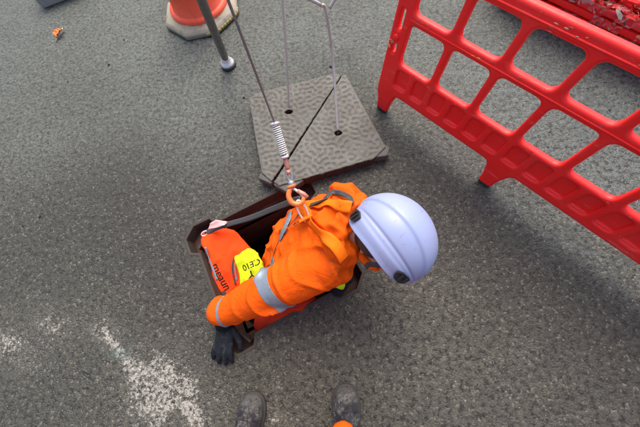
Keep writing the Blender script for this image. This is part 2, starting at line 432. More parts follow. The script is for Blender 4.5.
def rounded(poly, r, seg=5):
    """2-D polygon with rounded corners; r a number or one per corner"""
    n = len(poly); out = []
    for i in range(n):
        p = Vector(poly[i]); a = Vector(poly[i - 1]); b = Vector(poly[(i + 1) % n])
        rr = r[i] if isinstance(r, (list, tuple)) else r
        da = (a - p); db = (b - p); rr = min(rr, da.length * .48, db.length * .48)
        if rr < 1e-5: out.append(p); continue
        pa = p + da.normalized() * rr; pb = p + db.normalized() * rr
        for k in range(seg + 1):
            t = k / seg; out.append((1 - t) ** 2 * pa + 2 * t * (1 - t) * p + t * t * pb)
    return out
def panel(name, outline, holes, thick, bevel, mat, parent, res=2):
    """flat sheet with holes and rounded edges, in the local XY plane, centred on z=0"""
    cu = bpy.data.curves.new(name, 'CURVE'); cu.dimensions = '2D'; cu.fill_mode = 'BOTH'
    cu.extrude = thick / 2 - bevel; cu.bevel_depth = bevel; cu.bevel_resolution = res; cu.offset = -bevel
    for loop in [outline] + holes:
        sp = cu.splines.new('POLY'); sp.points.add(len(loop) - 1)
        for q, p in zip(sp.points, loop): q.co = (p[0], p[1], 0, 1)
        sp.use_cyclic_u = True
    t = bpy.data.objects.new('tmp', cu); COL.objects.link(t)
    dg = bpy.context.evaluated_depsgraph_get(); dg.update()
    me = bpy.data.meshes.new_from_object(t.evaluated_get(dg), depsgraph=dg)
    bpy.data.objects.remove(t); bpy.data.curves.remove(cu)
    me.name = name; me.materials.clear()
    return link(name, me, parent, mat)
def text_mesh(name, s, size, mat, parent, mtx, depth=.0008):
    cu = bpy.data.curves.new(name, 'FONT'); cu.body = s; cu.size = size; cu.extrude = depth; cu.offset = size * .012
    cu.align_x = 'CENTER'; cu.align_y = 'CENTER'
    t = bpy.data.objects.new('tmp', cu); COL.objects.link(t)
    dg = bpy.context.evaluated_depsgraph_get(); dg.update()
    me = bpy.data.meshes.new_from_object(t.evaluated_get(dg), depsgraph=dg)
    bpy.data.objects.remove(t); bpy.data.curves.remove(cu)
    me.name = name; me.materials.clear(); me.transform(mtx)
    return link(name, me, parent, mat)

def ribbon(name, pts, width, thick, mat, parent, bvh=None, off=.003, n=60, nrm=None, ease=1.0):
    """a flat strap through points, laid on a surface where a bvh is given"""
    C = [Vector(p) for p in spline(pts, n)]
    N = []
    if bvh:
        for i, p in enumerate(C):
            d_ = (p - Vector((0, 0, CAM_H))).normalized(); h, hn, _, _ = bvh.ray_cast(Vector((0, 0, CAM_H)), d_)
            if h is None or (h - p).length > .2: h, hn, _, _ = bvh.find_nearest(p)
            C[i] = h; N.append(hn)
        for _ in range(9):
            N = [(N[max(i - 1, 0)] + N[i] * 1.0 + N[min(i + 1, n)]).normalized() for i in range(n + 1)]
            for _k in range(5): C = [C[i] if i in (0, n) else (C[i - 1] + C[i] + C[i + 1]) / 3 for i in range(n + 1)]
    else: N = [Vector(nrm or (0, 0, 1))] * (n + 1)
    bm = bmesh.new(); rows = []
    K = 4
    fr_ = []
    for i in range(n + 1):
        t = (C[min(i + 1, n)] - C[max(i - 1, 0)]).normalized(); s = N[i].cross(t).normalized(); nn = t.cross(s); L = 0
        if bvh:
            for j in range(K + 1):
                q = C[i] + s * width * (j / K - .5); h, hn, _, d = bvh.find_nearest(q); L = max(L, (h - q).dot(nn))
        fr_.append([s, nn, L])
    L0 = [f[2] for f in fr_]
    for i in range(n + 1): fr_[i][2] = max(L0[max(0, i - 5):i + 6])
    for _ in range(14 if bvh else 0):
        Ls = [f[2] for f in fr_]
        for i in range(n + 1): fr_[i][2] = (Ls[max(i - 1, 0)] + Ls[i] + Ls[min(i + 1, n)]) / 3
    for i in range(n + 1):
        s, nn, L = fr_[i]; top, bot = [], []
        for j in range(K + 1):
            q = C[i] + s * width * (j / K - .5) + nn * ((L + off) if bvh else 0)
            bot.append(bm.verts.new(q)); top.append(bm.verts.new(q + nn * thick))
        rows.append((bot, top))
    for (b0, t0), (b1, t1) in zip(rows, rows[1:]):
        for j in range(K):
            bm.faces.new((t0[j], t0[j + 1], t1[j + 1], t1[j])); bm.faces.new((b0[j + 1], b0[j], b1[j], b1[j + 1]))
        bm.faces.new((b0[0], t0[0], t1[0], b1[0])); bm.faces.new((t0[K], b0[K], b1[K], t1[K]))
    for b, t in (rows[0], rows[-1]):
        bm.faces.new(b + t[::-1])
    return from_bm(name, bm, mat, parent)

# ------------------------------------------------------------------ manhole geometry (frame coordinates turned 27 degrees)
TH = R(27); E1 = Vector((math.cos(TH), math.sin(TH), 0)); E2 = Vector((-math.sin(TH), math.cos(TH), 0))
U0, U1, V0, V1 = -.548, .075, .080, .660
def hw(u, v, z=0): return E1 * u + E2 * v + Vector((0, 0, z))
def contour(g):
    """opening outline with a stubby pocket at each corner, grown outward by g"""
    loc = [(0, .120), (-.040, .100), (-.042, .010), (.008, -.046), (.085, -.044), (.110, 0)]
    out = []
    for cx, cy, rot in ((U0, V0, 0), (U1, V0, 1), (U1, V1, 2), (U0, V1, 3)):
        for x, y in loc:
            for _ in range(rot): x, y = -y, x
            out.append([cx + x, cy + y])
    n = len(out); res = []
    for i in range(n):     # offset outward (counter-clockwise loop)
        a, p, b = Vector(out[i - 1]), Vector(out[i]), Vector(out[(i + 1) % n])
        n1 = Vector(((p - a).y, -(p - a).x)).normalized(); n2 = Vector(((b - p).y, -(b - p).x)).normalized()
        nn = (n1 + n2).normalized(); res.append(p + nn * (g / max(nn.dot(n1), .5)))
    return [tuple(q) for q in res]

# ground sheet, open over the manhole
bm = bmesh.new()
S = 60
outer = [bm.verts.new((x, y, 0)) for x, y in ((-S, -S), (S, -S), (S, S), (-S, S))]
inner = [bm.verts.new(hw(*p)) for p in contour(.0135)]
es = [bm.edges.new((L[i], L[(i + 1) % len(L)])) for L in (outer, inner) for i in range(len(L))]
bmesh.ops.triangle_fill(bm, use_beauty=True, use_dissolve=False, edges=es)
for f in list(bm.faces):
    c = f.calc_center_median(); u, v = c.dot(E1), c.dot(E2)
    if all((Vector(x.co).length < 1.5) for x in f.verts) and U0 < u < U1 and V0 < v < V1: bm.faces.remove(f)
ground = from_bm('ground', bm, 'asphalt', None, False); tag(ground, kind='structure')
for p in ground.data.polygons:
    if p.normal.z < 0: ground.data.flip_normals(); break

# shaft under the manhole
def ring_walls(bm, loops, close=True):
    R_ = [[bm.verts.new(hw(x, y, z)) for x, y in lp] for lp, z in loops]
    for A, B in zip(R_, R_[1:]):
        n = len(A)
        for i in range(n): bm.faces.new((A[i], A[(i + 1) % n], B[(i + 1) % n], B[i]))
    return R_
sh = .04
sq = [(U0 + sh, V0 + sh), (U1 - sh, V0 + sh), (U1 - sh, V1 - sh), (U0 + sh, V1 - sh)]
sq2 = [(U0 - .15, V0 - .15), (U1 + .15, V0 - .15), (U1 + .15, V1 + .15), (U0 - .15, V1 + .15)]
bm = bmesh.new(); rr = ring_walls(bm, [(sq, -.135), (sq, -.42), (sq2, -.44), (sq2, -1.25)]); bm.faces.new(rr[-1])
shaft = from_bm('shaft_wall', bm, 'shaft', None, False); tag(shaft, kind='structure')

mf = empty('manhole', hw((U0 + U1) / 2, (V0 + V1) / 2), 'square iron manhole frame with corner pockets set flush in the road around the open hole', 'manhole')
def ring_obj(name, loops, mat, parent):
    bm = bmesh.new(); ring_walls(bm, loops); o = from_bm(name, bm, mat, parent, False)
    bake(o, [('BEVEL', dict(width=.003, segments=2, limit_method='ANGLE'))]); 
    o.data.polygons.foreach_set('use_smooth', [False] * len(o.data.polygons)); return o
ring_obj('rim', [(contour(.016), -.03), (contour(.016), .001), (contour(.013), .0025), (contour(.003), .002), (contour(0), .0), (contour(0), -.05)], 'iron_frame', mf)
ring_obj('wall', [(contour(0), -.05), (contour(-.002), -.075)], 'rust', mf)
bm = bmesh.new()          # seating ledge: pockets at the corners, then the throat
o4 = [bm.verts.new(hw(x, y, -.075)) for x, y in contour(.001)]
i4 = [bm.verts.new(hw(x, y, -.075)) for x, y in [(U0 + .018, V0 + .018), (U1 - .018, V0 + .018), (U1 - .018, V1 - .018), (U0 + .018, V1 - .018)]]
es = [bm.edges.new((L[i], L[(i + 1) % len(L)])) for L in (o4, i4) for i in range(len(L))]
bmesh.ops.triangle_fill(bm, use_beauty=True, edges=es)
for f in list(bm.faces):
    c = f.calc_center_median(); u, v = c.dot(E1), c.dot(E2)
    if U0 + .02 < u < U1 - .02 and V0 + .02 < v < V1 - .02: bm.faces.remove(f)
lo = [bm.verts.new(v.co + Vector((0, 0, -.08))) for v in i4]
for i in range(4): bm.faces.new((i4[i], i4[(i + 1) % 4], lo[(i + 1) % 4], lo[i]))
from_bm('seating_ledge', bm, 'rust', mf, False)
# small ribs inside two pockets
for (u, v, a) in ((U0 + .05, V0 + .01, .5), (U1 - .03, V0 + .02, 2.0), (U0 + .02, V1 - .05, 2.2)):
    bm = bmesh.new(); bmesh.ops.create_cube(bm, size=1, matrix=Matrix.Translation(hw(u, v, -.045)) @ Matrix.Rotation(a + TH, 4, 'Z') @ Matrix.Diagonal((.012, .085, .05, 1)))
    r_ = from_bm('rib', bm, 'iron_frame', mf, False); bake(r_, [('BEVEL', dict(width=.003, segments=2))])

# ------------------------------------------------------------------ manhole cover, two triangular plates lying beyond the hole
def bandpass(n, f0, bw, seed):
    rg = np.random.RandomState(seed); a = np.fft.fft2(rg.randn(n, n)); f = np.fft.fftfreq(n) * n
    rr = np.hypot(*np.meshgrid(f, f)); a *= np.exp(-((rr - f0) / bw) ** 2); b = np.real(np.fft.ifft2(a)); return b / b.std()
NT_ = 320; PAT = bandpass(NT_, 33, 6.0, 3)      # tile 1.0 m wide: worms about 18 mm apart
PAT = np.tanh((PAT + .30) * 2.2)      # winding flat-topped worms between narrower grooves
ring_c = [at(358, 148, .07), at(304, 116, .07)]
def relief(x, y):
    v = PAT[int(y * NT_) % NT_, int(x * NT_) % NT_]
    return v * .0022
mc = empty('manhole_cover', (-.12, .92, 0), 'square grey cast cover of two triangular plates with worm-like relief lying beside the hole', 'manhole cover')
ZT = .07
def plate(poly, hole_px):
    pts = [Vector((x, y)) for x, y in poly]
    if sum(a.cross(b) for a, b in zip(pts, pts[1:] + pts[:1])) < 0: pts.reverse()
    x0, x1 = min(p.x for p in pts), max(p.x for p in pts); y0, y1 = min(p.y for p in pts), max(p.y for p in pts)
    st = .0042; nx, ny = int((x1 - x0) / st) + 2, int((y1 - y0) / st) + 2
    bm = bmesh.new()
    V = [[bm.verts.new((x0 + i * st, y0 + j * st, ZT)) for i in range(nx)] for j in range(ny)]
    for j in range(ny - 1):
        for i in range(nx - 1): bm.faces.new((V[j][i], V[j][i + 1], V[j + 1][i + 1], V[j + 1][i]))
    for a, b in zip(pts, pts[1:] + pts[:1]):
        d = b - a; n = Vector((d.y, -d.x, 0)).normalized()
        bmesh.ops.bisect_plane(bm, geom=bm.verts[:] + bm.edges[:] + bm.faces[:], plane_co=(a.x, a.y, ZT), plane_no=n, clear_outer=True)
    edge = set(v for e in bm.edges if e.is_boundary for v in e.verts)
    for v in bm.verts:
        x, y = v.co.x, v.co.y
        de = min(abs((Vector((x, y)) - a).cross((b - a).normalized())) for a, b in zip(pts, pts[1:] + pts[:1]))
        fade = min(1, max(0, (de - .006) / .008)); h = relief(x + 2, y + 2)
        for c in ring_c:          # cast rings round the bolt bosses
            r = math.hypot(x - c.x, y - c.y)
            if r < .062: h = relief(x + 2, y + 2) * .5 + .0012 * math.cos(r / .062 * math.pi * 3.5) * (1 if r > .012 else 0)
        z = h * fade
        for c in hole_px:         # key slots
            q = at(*c, ZT); dx, dy = x - q.x, y - q.y
            rq = (dx / .019) ** 2 + (dy / .013) ** 2 + .25 * noise.noise(Vector((x * 90, y * 90, 0)))
            if rq < 1: z = -.05
            elif rq < 2.1: z = .0005
        if v in edge:
            z -= .005; v.co.x += .0045 * noise.noise(Vector((x * 32, y * 32, 3))) + .003 * noise.noise(Vector((x * 110, y * 110, 3))); v.co.y += .0045 * noise.noise(Vector((x * 32, y * 32, 9))) + .003 * noise.noise(Vector((x * 110, y * 110, 6)))
        z += .0025 * noise.noise(Vector((x * 4, y * 4, 0)))
        v.co.z = ZT + z
    es = [e for e in bm.edges if e.is_boundary]
    r = bmesh.ops.extrude_edge_only(bm, edges=es)
    nv = [g for g in r['geom'] if isinstance(g, bmesh.types.BMVert)]
    cx, cy = (x0 + x1) / 2, (y0 + y1) / 2
    side = set(f for g in nv for f in g.link_faces)
    for v in nv: v.co.z = .003; v.co.x += (cx - v.co.x) * .01; v.co.y += (cy - v.co.y) * .01
    be = [e for e in bm.edges if e.is_boundary]
    try:
        bmesh.ops.contextual_create(bm, geom=be)
    except Exception: pass
    o = from_bm('cover_plate', bm, ['cover', 'rust'], mc, True)
    for p in o.data.polygons:
        if abs(p.normal.z) < .35 and p.center.z < ZT - .004 and p.area > 1e-4 or p.normal.z < -.5: p.material_index = 1
        if p.center.z < ZT - .012: p.use_smooth = False
    return o
c2 = lambda x, y: at(x, y, ZT).xy
slotA, slotB = c2(341.5, 75.5), c2(272.6, 182)
mid_ = (slotA + slotB) / 2; sn = Vector(((slotB - slotA).y, -(slotB - slotA).x)).normalized()
if (mid_ + sn).x > mid_.x: sn = -sn
kA = [tuple(slotA + sn * .0025), tuple(slotB + sn * .006)]; kB = [tuple(slotA - sn * .0025), tuple(slotB - sn * .006)]
plA = plate([kA[0], tuple(c2(334, 73)), tuple(c2(256, 93.5)), tuple(c2(248.5, 99)), tuple(c2(261.5, 173)), kA[1]], [(289, 112)])
plB = plate([kB[0], kB[1], tuple(c2(279, 186)), tuple(c2(374, 158.5)), tuple(c2(386, 147)), tuple(c2(349, 80)), tuple(c2(345, 74))], [(338, 133)])
# lug at the right corner and lugs at the left corner of the cover
for poly in ([(370, 158), (388, 155.5), (390, 147), (384, 143.5)], [(262.5, 170), (257.5, 178), (271, 184), (274, 178)], [(274, 180), (273.5, 185), (286, 192), (290, 190), (304, 180), (292, 174)]):
    bm = bmesh.new(); q = [at(x, y, ZT - .006) for x, y in poly]
    top = [bm.verts.new(p) for p in q]; bot = [bm.verts.new(p + Vector((0, 0, -.05))) for p in q]
    bm.faces.new(top); bm.faces.new(bot[::-1])
    for i in range(len(q)): bm.faces.new((top[i], top[(i + 1) % len(q)], bot[(i + 1) % len(q)], bot[i]))
    g = from_bm('corner_lug', bm, 'cover', mc, False); bake(g, [('BEVEL', dict(width=.006, segments=3))])

# lifting keys
k1 = empty('lifting_key', at(289, 111, ZT), 'thin rusty lifting rod standing in the left keyhole of the manhole cover', 'lifting key', 'lifting keys standing in the manhole cover')
b0 = at(289, 112, .045); t1 = at(282, -4, .50)
tube('rod', spline([b0, b0.lerp(t1, .5) + Vector((.004, 0, 0)), t1, t1 + (t1 - b0) * .25], 24), .0055, 'rod_rusty', k1, 10)
e1 = t1 + (t1 - b0) * .25
lp = [e1 + Vector((.05 * math.sin(a), 0, .035 - .035 * math.cos(a))) for a in np.linspace(0, 2 * math.pi, 24)[:-1]]
tube('handle_loop', lp, .0042, 'rod_rusty', k1, 10, closed=True)
k2 = empty('lifting_key', at(337, 133, ZT), 'thicker pale lifting rod with bent triangular handle standing in the right keyhole of the cover', 'lifting key', 'lifting keys standing in the manhole cover')
A0 = at(338, 134, .045); A1 = at(333, 62, .30); A2 = at(326, 12, .50); A3 = at(321, 5, .53); A4 = at(304, -5, .58)
A5 = at(320, -26, .63); A6 = at(338, -8, .575); A7 = at(329.5, 8.5, .53)
tube('rod', spline([A0, A1, A2, A3], 30), .0065, 'rod_white', k2, 12)
tube('handle_loop', spline([A3, A4, A4 + Vector((-.0, .03, .02)), A5, A6 + Vector((0, .03, .02)), A6, A7], 40), .0068, 'rod_white', k2, 12)

# ------------------------------------------------------------------ barrier
def build_barrier():
    root = bpy.data.objects.new('barrier', None); COL.objects.link(root)
    zb0, zb1, zm0, zm1, zt0, zt1 = .128, .300, .455, .512, .628, .686
    sL, sR = -.168, 1.565
    op = [(-.084 + .2025 * i, -.084 + .2025 * i + .170) for i in range(8)]
    feet = [-.108, .554, 1.216 + .28]
    out = [(sL, zt1)]
    rad = [.03]
    # run along the bottom with feet
    out = [(sL, zt1), (sL, zb0 - .01)]; rad = [.035, .022]
    for i, f in enumerate(feet):
        a = sL + .008 if i == 0 else f - .062; 
        if i: out.append((a, zb0)); rad.append(.024)
        l = f - (.036 if i == 0 else .036)
        out += [(l if i else sL + .022, .045), (l if i else sL + .022, 0), (f + .036, 0), (f + .036, .05)]; rad += [.022, .02, .02, .03]
        if i < 2: out.append((f + .062, zb0)); rad.append(.024)
    out += [(sR, zb0), (sR, zt1)]; rad += [.02, .035]
    holes = []
    for a, b in op:
        for z0, z1, zs in ((zm1 - .009, zt0 + .009, 0), (zb1 - .009, zm0 + .009, 0)):
            holes.append(rounded([(a, z0), (b, z0), (b, z1), (a, z1)], .029, 5))
    for z0, z1 in ((.325, .365), (.425, .505)):
        holes.append(rounded([(sL + .028, z0), (sL + .046, z0), (sL + .046, z1), (sL + .028, z1)], .008, 3))
    # pockets of the lower board
    pk = []
    x = -.078
    while x < 1.5:
        pk.append((x, x + .066)); x += .10125
    for a, b in pk:
        holes.append(rounded([(a, .178), (b, .178), (b, .265), (a, .265)], .016, 3))
    p = panel('panel', rounded(out, rad, 6), holes, .036, .0125, 'red', root, 4)
    back = panel('pocket_back', rounded([(sL + .06, .150), (sR - .06, .150), (sR - .06, .288), (sL + .06, .288)], .02), [], .008, .003, 'red', root, 1)
    # slanted shelf in each pocket
    bm = bmesh.new()
    for a, b in pk:
        bmesh.ops.create_cube(bm, size=1, matrix=Matrix.Translation(((a + b) / 2, .183, .0)) @ Matrix.Rotation(.5, 4, 'X') @ Matrix.Diagonal((.068, .008, .028, 1)))
    sh_ = from_bm('pocket_shelf', bm, 'red', root, False); bake(sh_, [('BEVEL', dict(width=.003, segments=2))])
    # rib lines on the upper rail and the post, boss
    for zc in (zm0 + .028, zt0 + .029):
        tube('rib', [(sL + .08, zc, .0175), (sR - .08, zc, .0175)], .0040, 'red', root, 8)
    lathe('boss', [(.0, .026), (.012, .026), (.014, .023), (.015, .015)], 'red', root, (sL + .037, .395, 0), seg=20)
    for f in feet:
        a = sL + .022 if f < 0 else f - .036
        bm = bmesh.new(); bmesh.ops.create_cube(bm, size=1, matrix=Matrix.Translation(((a + f + .036) / 2, -.001, 0)) @ Matrix.Diagonal((f + .036 - a - .012, .012, .030, 1)))
        q = from_bm('foot_pad', bm, 'rubber', root, False); bake(q, [('BEVEL', dict(width=.004, segments=2))])
    return root
bar = build_barrier()
# frame of the standing barrier: x along, y up the panel, z towards the camera side
uax = Vector((math.cos(-.80066), math.sin(-.80066), 0)); nrm = Vector((-math.sin(-.80066), math.cos(-.80066), 0))
lean = R(8.58)
if nrm.y < 0: nrm = -nrm
yax = (Vector((0, 0, 1)) * math.cos(lean) + nrm * math.sin(lean)).normalized(); zax = uax.cross(yax)
M = Matrix((uax, yax, zax)).transposed().to_4x4(); M.translation = (.304, .9653, 0.012)
bar.matrix_basis = M
tag(bar, 'upright red plastic mesh barrier with lower board standing on stub feet beside the manhole', 'barrier', 'red plastic barriers')
def sticker(root, x0, x1, y0, y1, z, mat, n, seed, name='film_scrap'):
    """torn scraps of film on a rail"""
    rg = random.Random(seed)
    for i in range(n):
        bm = bmesh.new(); cx, cy = rg.uniform(x0, x1), rg.uniform(y0, y1); w_, h_ = (rg.uniform(.002, .011), rg.uniform(.0008, .0028)) if mat == 'scuff' else (rg.uniform(.005, .016), rg.uniform(.002, .004))
        k = rg.randint(5, 8); a0 = rg.uniform(-.5, .5)
        vs = [bm.verts.new((cx + w_ * math.cos(a + a0) * rg.uniform(.5, 1), cy + h_ * math.sin(a + a0) * rg.uniform(.5, 1), z + rg.uniform(0, .0015))) for a in np.linspace(0, 2 * math.pi, k + 1)[:-1]]
        bm.faces.new(vs); o = from_bm(name, bm, mat, root, False)
        bake(o, [('SOLIDIFY', dict(thickness=.0006))])
        o.matrix_parent_inverse = Matrix.Identity(4)
simple('scrap_pale', (.62, .28, .20), .6, 0, (.3, .1, .08), .8, 90); simple('scrap_yellow', (.75, .5, .05), .6)
sticker(bar, .36, .46, .645, .67, .0197, 'scrap_pale', 7, 2)
sticker(bar, -.155, -.125, .34, .38, .0197, 'scrap_pale', 11, 4)
sticker(bar, .20, .24, .475, .49, .0197, 'scrap_yellow', 2, 5)
simple('scuff', (.42, .09, .06), .7, 0, (.5, .3, .2), .6, 120)
for q_, (xa, xb, ya, yb, nn_) in enumerate(((-.1, 1.2, .470, .500, 26), (-.1, 1.2, .640, .675, 18), (-.1, 1.2, .275, .295, 20), (-.1, 1.2, .135, .160, 16))):
    sticker(bar, xa, xb, ya, yb, .0190, 'scuff', nn_, 20 + q_, 'scuff_mark')
# boss pieces have children transforms relative to the root: parts were built in local space
for ch in bar.children: ch.matrix_parent_inverse = Matrix.Identity(4)

# pile of barriers lying flat, beyond the standing one
stack_info = ['lowest', 'second from the bottom', 'third from the bottom', 'third from the top', 'second from the top', 'topmost']
base = at(553, 36, 0); 
rgp = random.Random(11)
for i, nm in enumerate(stack_info):
    r = bar.copy(); COL.objects.link(r)
    tag(r, {0: 'faded red plastic barrier lying flat at the bottom of the pile beyond the standing barrier',
            1: 'red plastic barrier lying flat second from the bottom of the barrier pile',
            2: 'red plastic barrier lying flat third from the bottom of the barrier pile',
            3: 'faded red plastic barrier lying flat third from the top of the pile',
            4: 'red plastic barrier lying flat second from the top of the pile',
            5: 'red plastic barrier lying skewed on top of the barrier pile'}[i], 'barrier', 'red plastic barriers')
    for ch in list(bar.children):
        if ch.name.startswith(('film_scrap', 'scuff_mark')): continue
        c = ch.copy(); COL.objects.link(c); c.parent = r
        if i in (0, 3) or i == 5:
            c.data = ch.data.copy()
            if c.data.materials[0] == MAT['red']: c.data.materials[0] = MAT['red_faded']
    # torn film strips along edge and face
    rs = random.Random(i + 40)
    for j in range(20):
        x = -.1 + rs.uniform(0, 1.5); bm = bmesh.new()
        L = rs.uniform(.05, .16)
        yy = rs.choice((.655, .655, .484, .69)); zz = .0235
        bmesh.ops.create_grid(bm, x_segments=8, y_segments=2, size=.5, matrix=Matrix.Translation((x, yy if yy < .69 else .6875, zz if yy < .69 else 0)) @ (Matrix.Identity(4) if yy < .69 else Matrix.Rotation(R(90), 4, 'X')) @ Matrix.Diagonal((L, .038, 1, 1)))
        for v in bm.verts:
            v.co += Vector((rs.uniform(-.008, .008), rs.uniform(-.006, .006) if yy < .69 else 0.001, rs.uniform(0, .005)))
        s_ = from_bm('film_strip', bm, 'shreds', r, False); s_.matrix_parent_inverse = Matrix.Identity(4)
    ang = -.80 + rgp.uniform(-.03, .03) + (.10 if i == 5 else 0) - (.05 if i == 3 else 0)
    u_ = Vector((math.cos(ang), math.sin(ang), 0)); n_ = Vector((-u_.y, u_.x, 0))
    # lying: panel's up axis points back toward the camera side, top rail edge nearest
    y_ = -n_; z_ = Vector((0, 0, 1)); x_ = y_.cross(z_)
    Mi = Matrix((x_, y_, z_)).transposed().to_4x4()
    org = base + n_ * (.70 + rgp.uniform(-.03, .03) + .012 * i) + u_ * (1.10 + rgp.uniform(-.08, .08)); org.z = .026 + .051 * i
    Mi.translation = org
    r.matrix_basis = Mi

# torn film, grit and litter caught on the pile
rl_ = random.Random(77)
u_ = Vector((math.cos(-.8), math.sin(-.8), 0)); n_ = Vector((-u_.y, u_.x, 0))
for mname, cnt in (('shreds', 520), ('scrap_pale', 160), ('red', 800), ('scuff', 420), ('tag_grey', 50)):
    if mname == 'tag_grey': simple('tag_grey', (.30, .32, .29), .7, 0, (.12, .1, .06), .7, 60)
    bm = bmesh.new()
    for i in range(cnt):
        p = base + u_ * rl_.uniform(-.35, 1.1) + n_ * rl_.uniform(.0, .55) ** 1.3; p.z = rl_.uniform(.20, .335) if rl_.random() < .75 else rl_.uniform(.02, .3)
        Mr = Matrix.Translation(p) @ Matrix.Rotation(-.8 + rl_.gauss(0, .35), 4, 'Z') @ Matrix.Rotation(rl_.gauss(0, .5), 4, 'X') @ Matrix.Rotation(rl_.gauss(0, .4), 4, 'Y') @ Matrix.Diagonal((rl_.uniform(.010, .05), rl_.uniform(.004, .018), 1, 1))
        ring = [bm.verts.new(Mr @ Vector((math.cos(a) * rl_.uniform(.5, 1), math.sin(a) * rl_.uniform(.5, 1), rl_.uniform(-.004, .004)))) for a in np.linspace(0, 2 * math.pi, 7)[:-1]]
        c_ = bm.verts.new(Mr @ Vector((0, 0, .004)))
        for j in range(6): bm.faces.new((ring[j], ring[(j + 1) % 6], c_))
    o = from_bm('litter', bm, mname, None, False)
    tag(o, 'torn film and plastic flakes littering the top of the barrier pile', 'litter', kind='stuff')

# ------------------------------------------------------------------ traffic cone
cc = (-.972, 1.985)
cone = empty('traffic_cone', (*cc, 0), 'orange traffic cone on a dirty octagonal grey base with worn yellow edge', 'traffic cone')
s8 = 8; ro = R(22.5 + 8)
lathe('base', [(.0, .0), (.272, .0), (.280, .008), (.280, .030), (.262, .045), (.20, .060), (.0, .066)], 'cone_base', cone, (*cc, 0), sides=8, rot=ro)
bake(cone.children[0], [('BEVEL', dict(width=.012, segments=3, limit_method='ANGLE', angle_limit=.25))])
def arc_strip(a0, a1):
    bm = bmesh.new(); n = 12
    pts = []
    for i in range(n + 1):
        a = a0 + (a1 - a0) * i / n
        k = (a - ro) % (math.pi / 4); r8 = .2805 * math.cos(math.pi / 8) / math.cos(k - math.pi / 8)
        pts.append((cc[0] + r8 * math.cos(a), cc[1] + r8 * math.sin(a)))
    for (x0, y0), (x1, y1) in zip(pts, pts[1:]):
        bm.faces.new([bm.verts.new((x0, y0, .009)), bm.verts.new((x1, y1, .009)), bm.verts.new((x1, y1, .029)), bm.verts.new((x0, y0, .029))])
    return bm
ys = from_bm('worn_edge', arc_strip(R(-75), R(-5)), 'base_worn_yellow', cone, False); bake(ys, [('SOLIDIFY', dict(thickness=.006, offset=0))])
lathe('body', [(.205, .052), (.205, .075), (.185, .082), (.178, .086), (.160, .20), (.148, .27), (.147, .275)], 'cone_orange', cone, (*cc, 0), seg=56)
lathe('reflective_sleeve', [(.1475, .275), (.096, .56)], 'white_band', cone, (*cc, 0), seg=56)
lathe('tip', [(.096, .56), (.035, .88), (.032, .90), (.020, .905), (.018, .80)], 'cone_orange', cone, (*cc, 0), seg=40)

# ------------------------------------------------------------------ rescue tripod over the hole
HEAD = Vector((-.30, .86, 2.06))
tp = empty('tripod', (HEAD.x, HEAD.y, 0), 'grey metal rescue tripod leg with round silver foot planted near the cone', 'tripod')
lathe('head', [(0, .06), (.05, .06), (.07, .04), (.08, -.04), (.06, -.06), (0, -.06)], 'steel_dull', tp, HEAD, seg=28)
for fx, fy in ((at(229, 66).x, at(229, 66).y), (-1.02, -.95), (1.2, -.62)):
    foot = Vector((fx, fy, 0)); d = (HEAD - foot).normalized(); ft = foot + Vector((0, 0, .055))
    leg = tube('leg', [ft + d * .0, ft + d * .9, ft + d * .9, HEAD - d * .05], [.023, .023, .028, .028], 'steel_dull', tp, 20)
    sh_ = lathe('foot', [(.0, .070), (.024, .068), (.028, .050), (.030, .042), (.040, .034), (.044, .026), (.045, .018), (.0, .018)], 'white_zinc', tp, foot, seg=36)
    pad = lathe('rubber_pad', [(.0, .0195), (.042, .0195), (.048, .014), (.049, .003), (.045, .0), (0, .0)], 'rubber', sh_, foot, seg=36)
    tube('foot_bolt', [foot + Vector((-.026, 0, .052)), foot + Vector((.026, 0, .052))], .005, 'galv', sh_, 8)

# winch cable, spring and hook
DR = at(299, 207, .385)
pA = at(228, -2, 1.02); pB = at(274.5, 122, .62)
pA = at(228, 0, 1.05)
wc = empty('winch_cable', DR, 'steel winch cable with white spring and orange hook reaching down to the harness ring', 'cable')
pulley = HEAD + Vector((0, 0, -.06))
c_top = at(231, 8, .95)
S0 = at(275, 124, .57); S1 = at(285, 157, .505)
tube('cable', [pulley, c_top.lerp(pulley, .0), S0 + (c_top - S0) * .5, S0, S1], .0032, 'cable_steel', wc, 8)
ax = (S0 - S1).normalized()
lathe('end_stop', [(.0, .006), (.007, .006), (.0155, .004), (.017, 0), (.0155, -.005), (0, -.006)], 'white_zinc', wc, S0, ax, 28)
q = ax.orthogonal().normalized(); q2 = ax.cross(q); T_ = 15; L_ = (S0 - S1).length - .012
hp = [S1 + ax * (.006 + L_ * i / 360) + (q * math.cos(i / 360 * T_ * 2 * math.pi) + q2 * math.sin(i / 360 * T_ * 2 * math.pi)) * .0125 for i in range(361)]
simple('spring_white', (.66, .68, .66), .45, 0, (.3, .28, .25), .5, 80)
tube('spring', hp, .0021, 'spring_white', wc, 7)
tube('spring_core', [S1, S0], .0095, 'galv', wc, 14)
lathe('end_stop', [(.0, .004), (.0145, .004), (.0145, -.004), (0, -.004)], 'white_zinc', wc, S1, ax, 24)
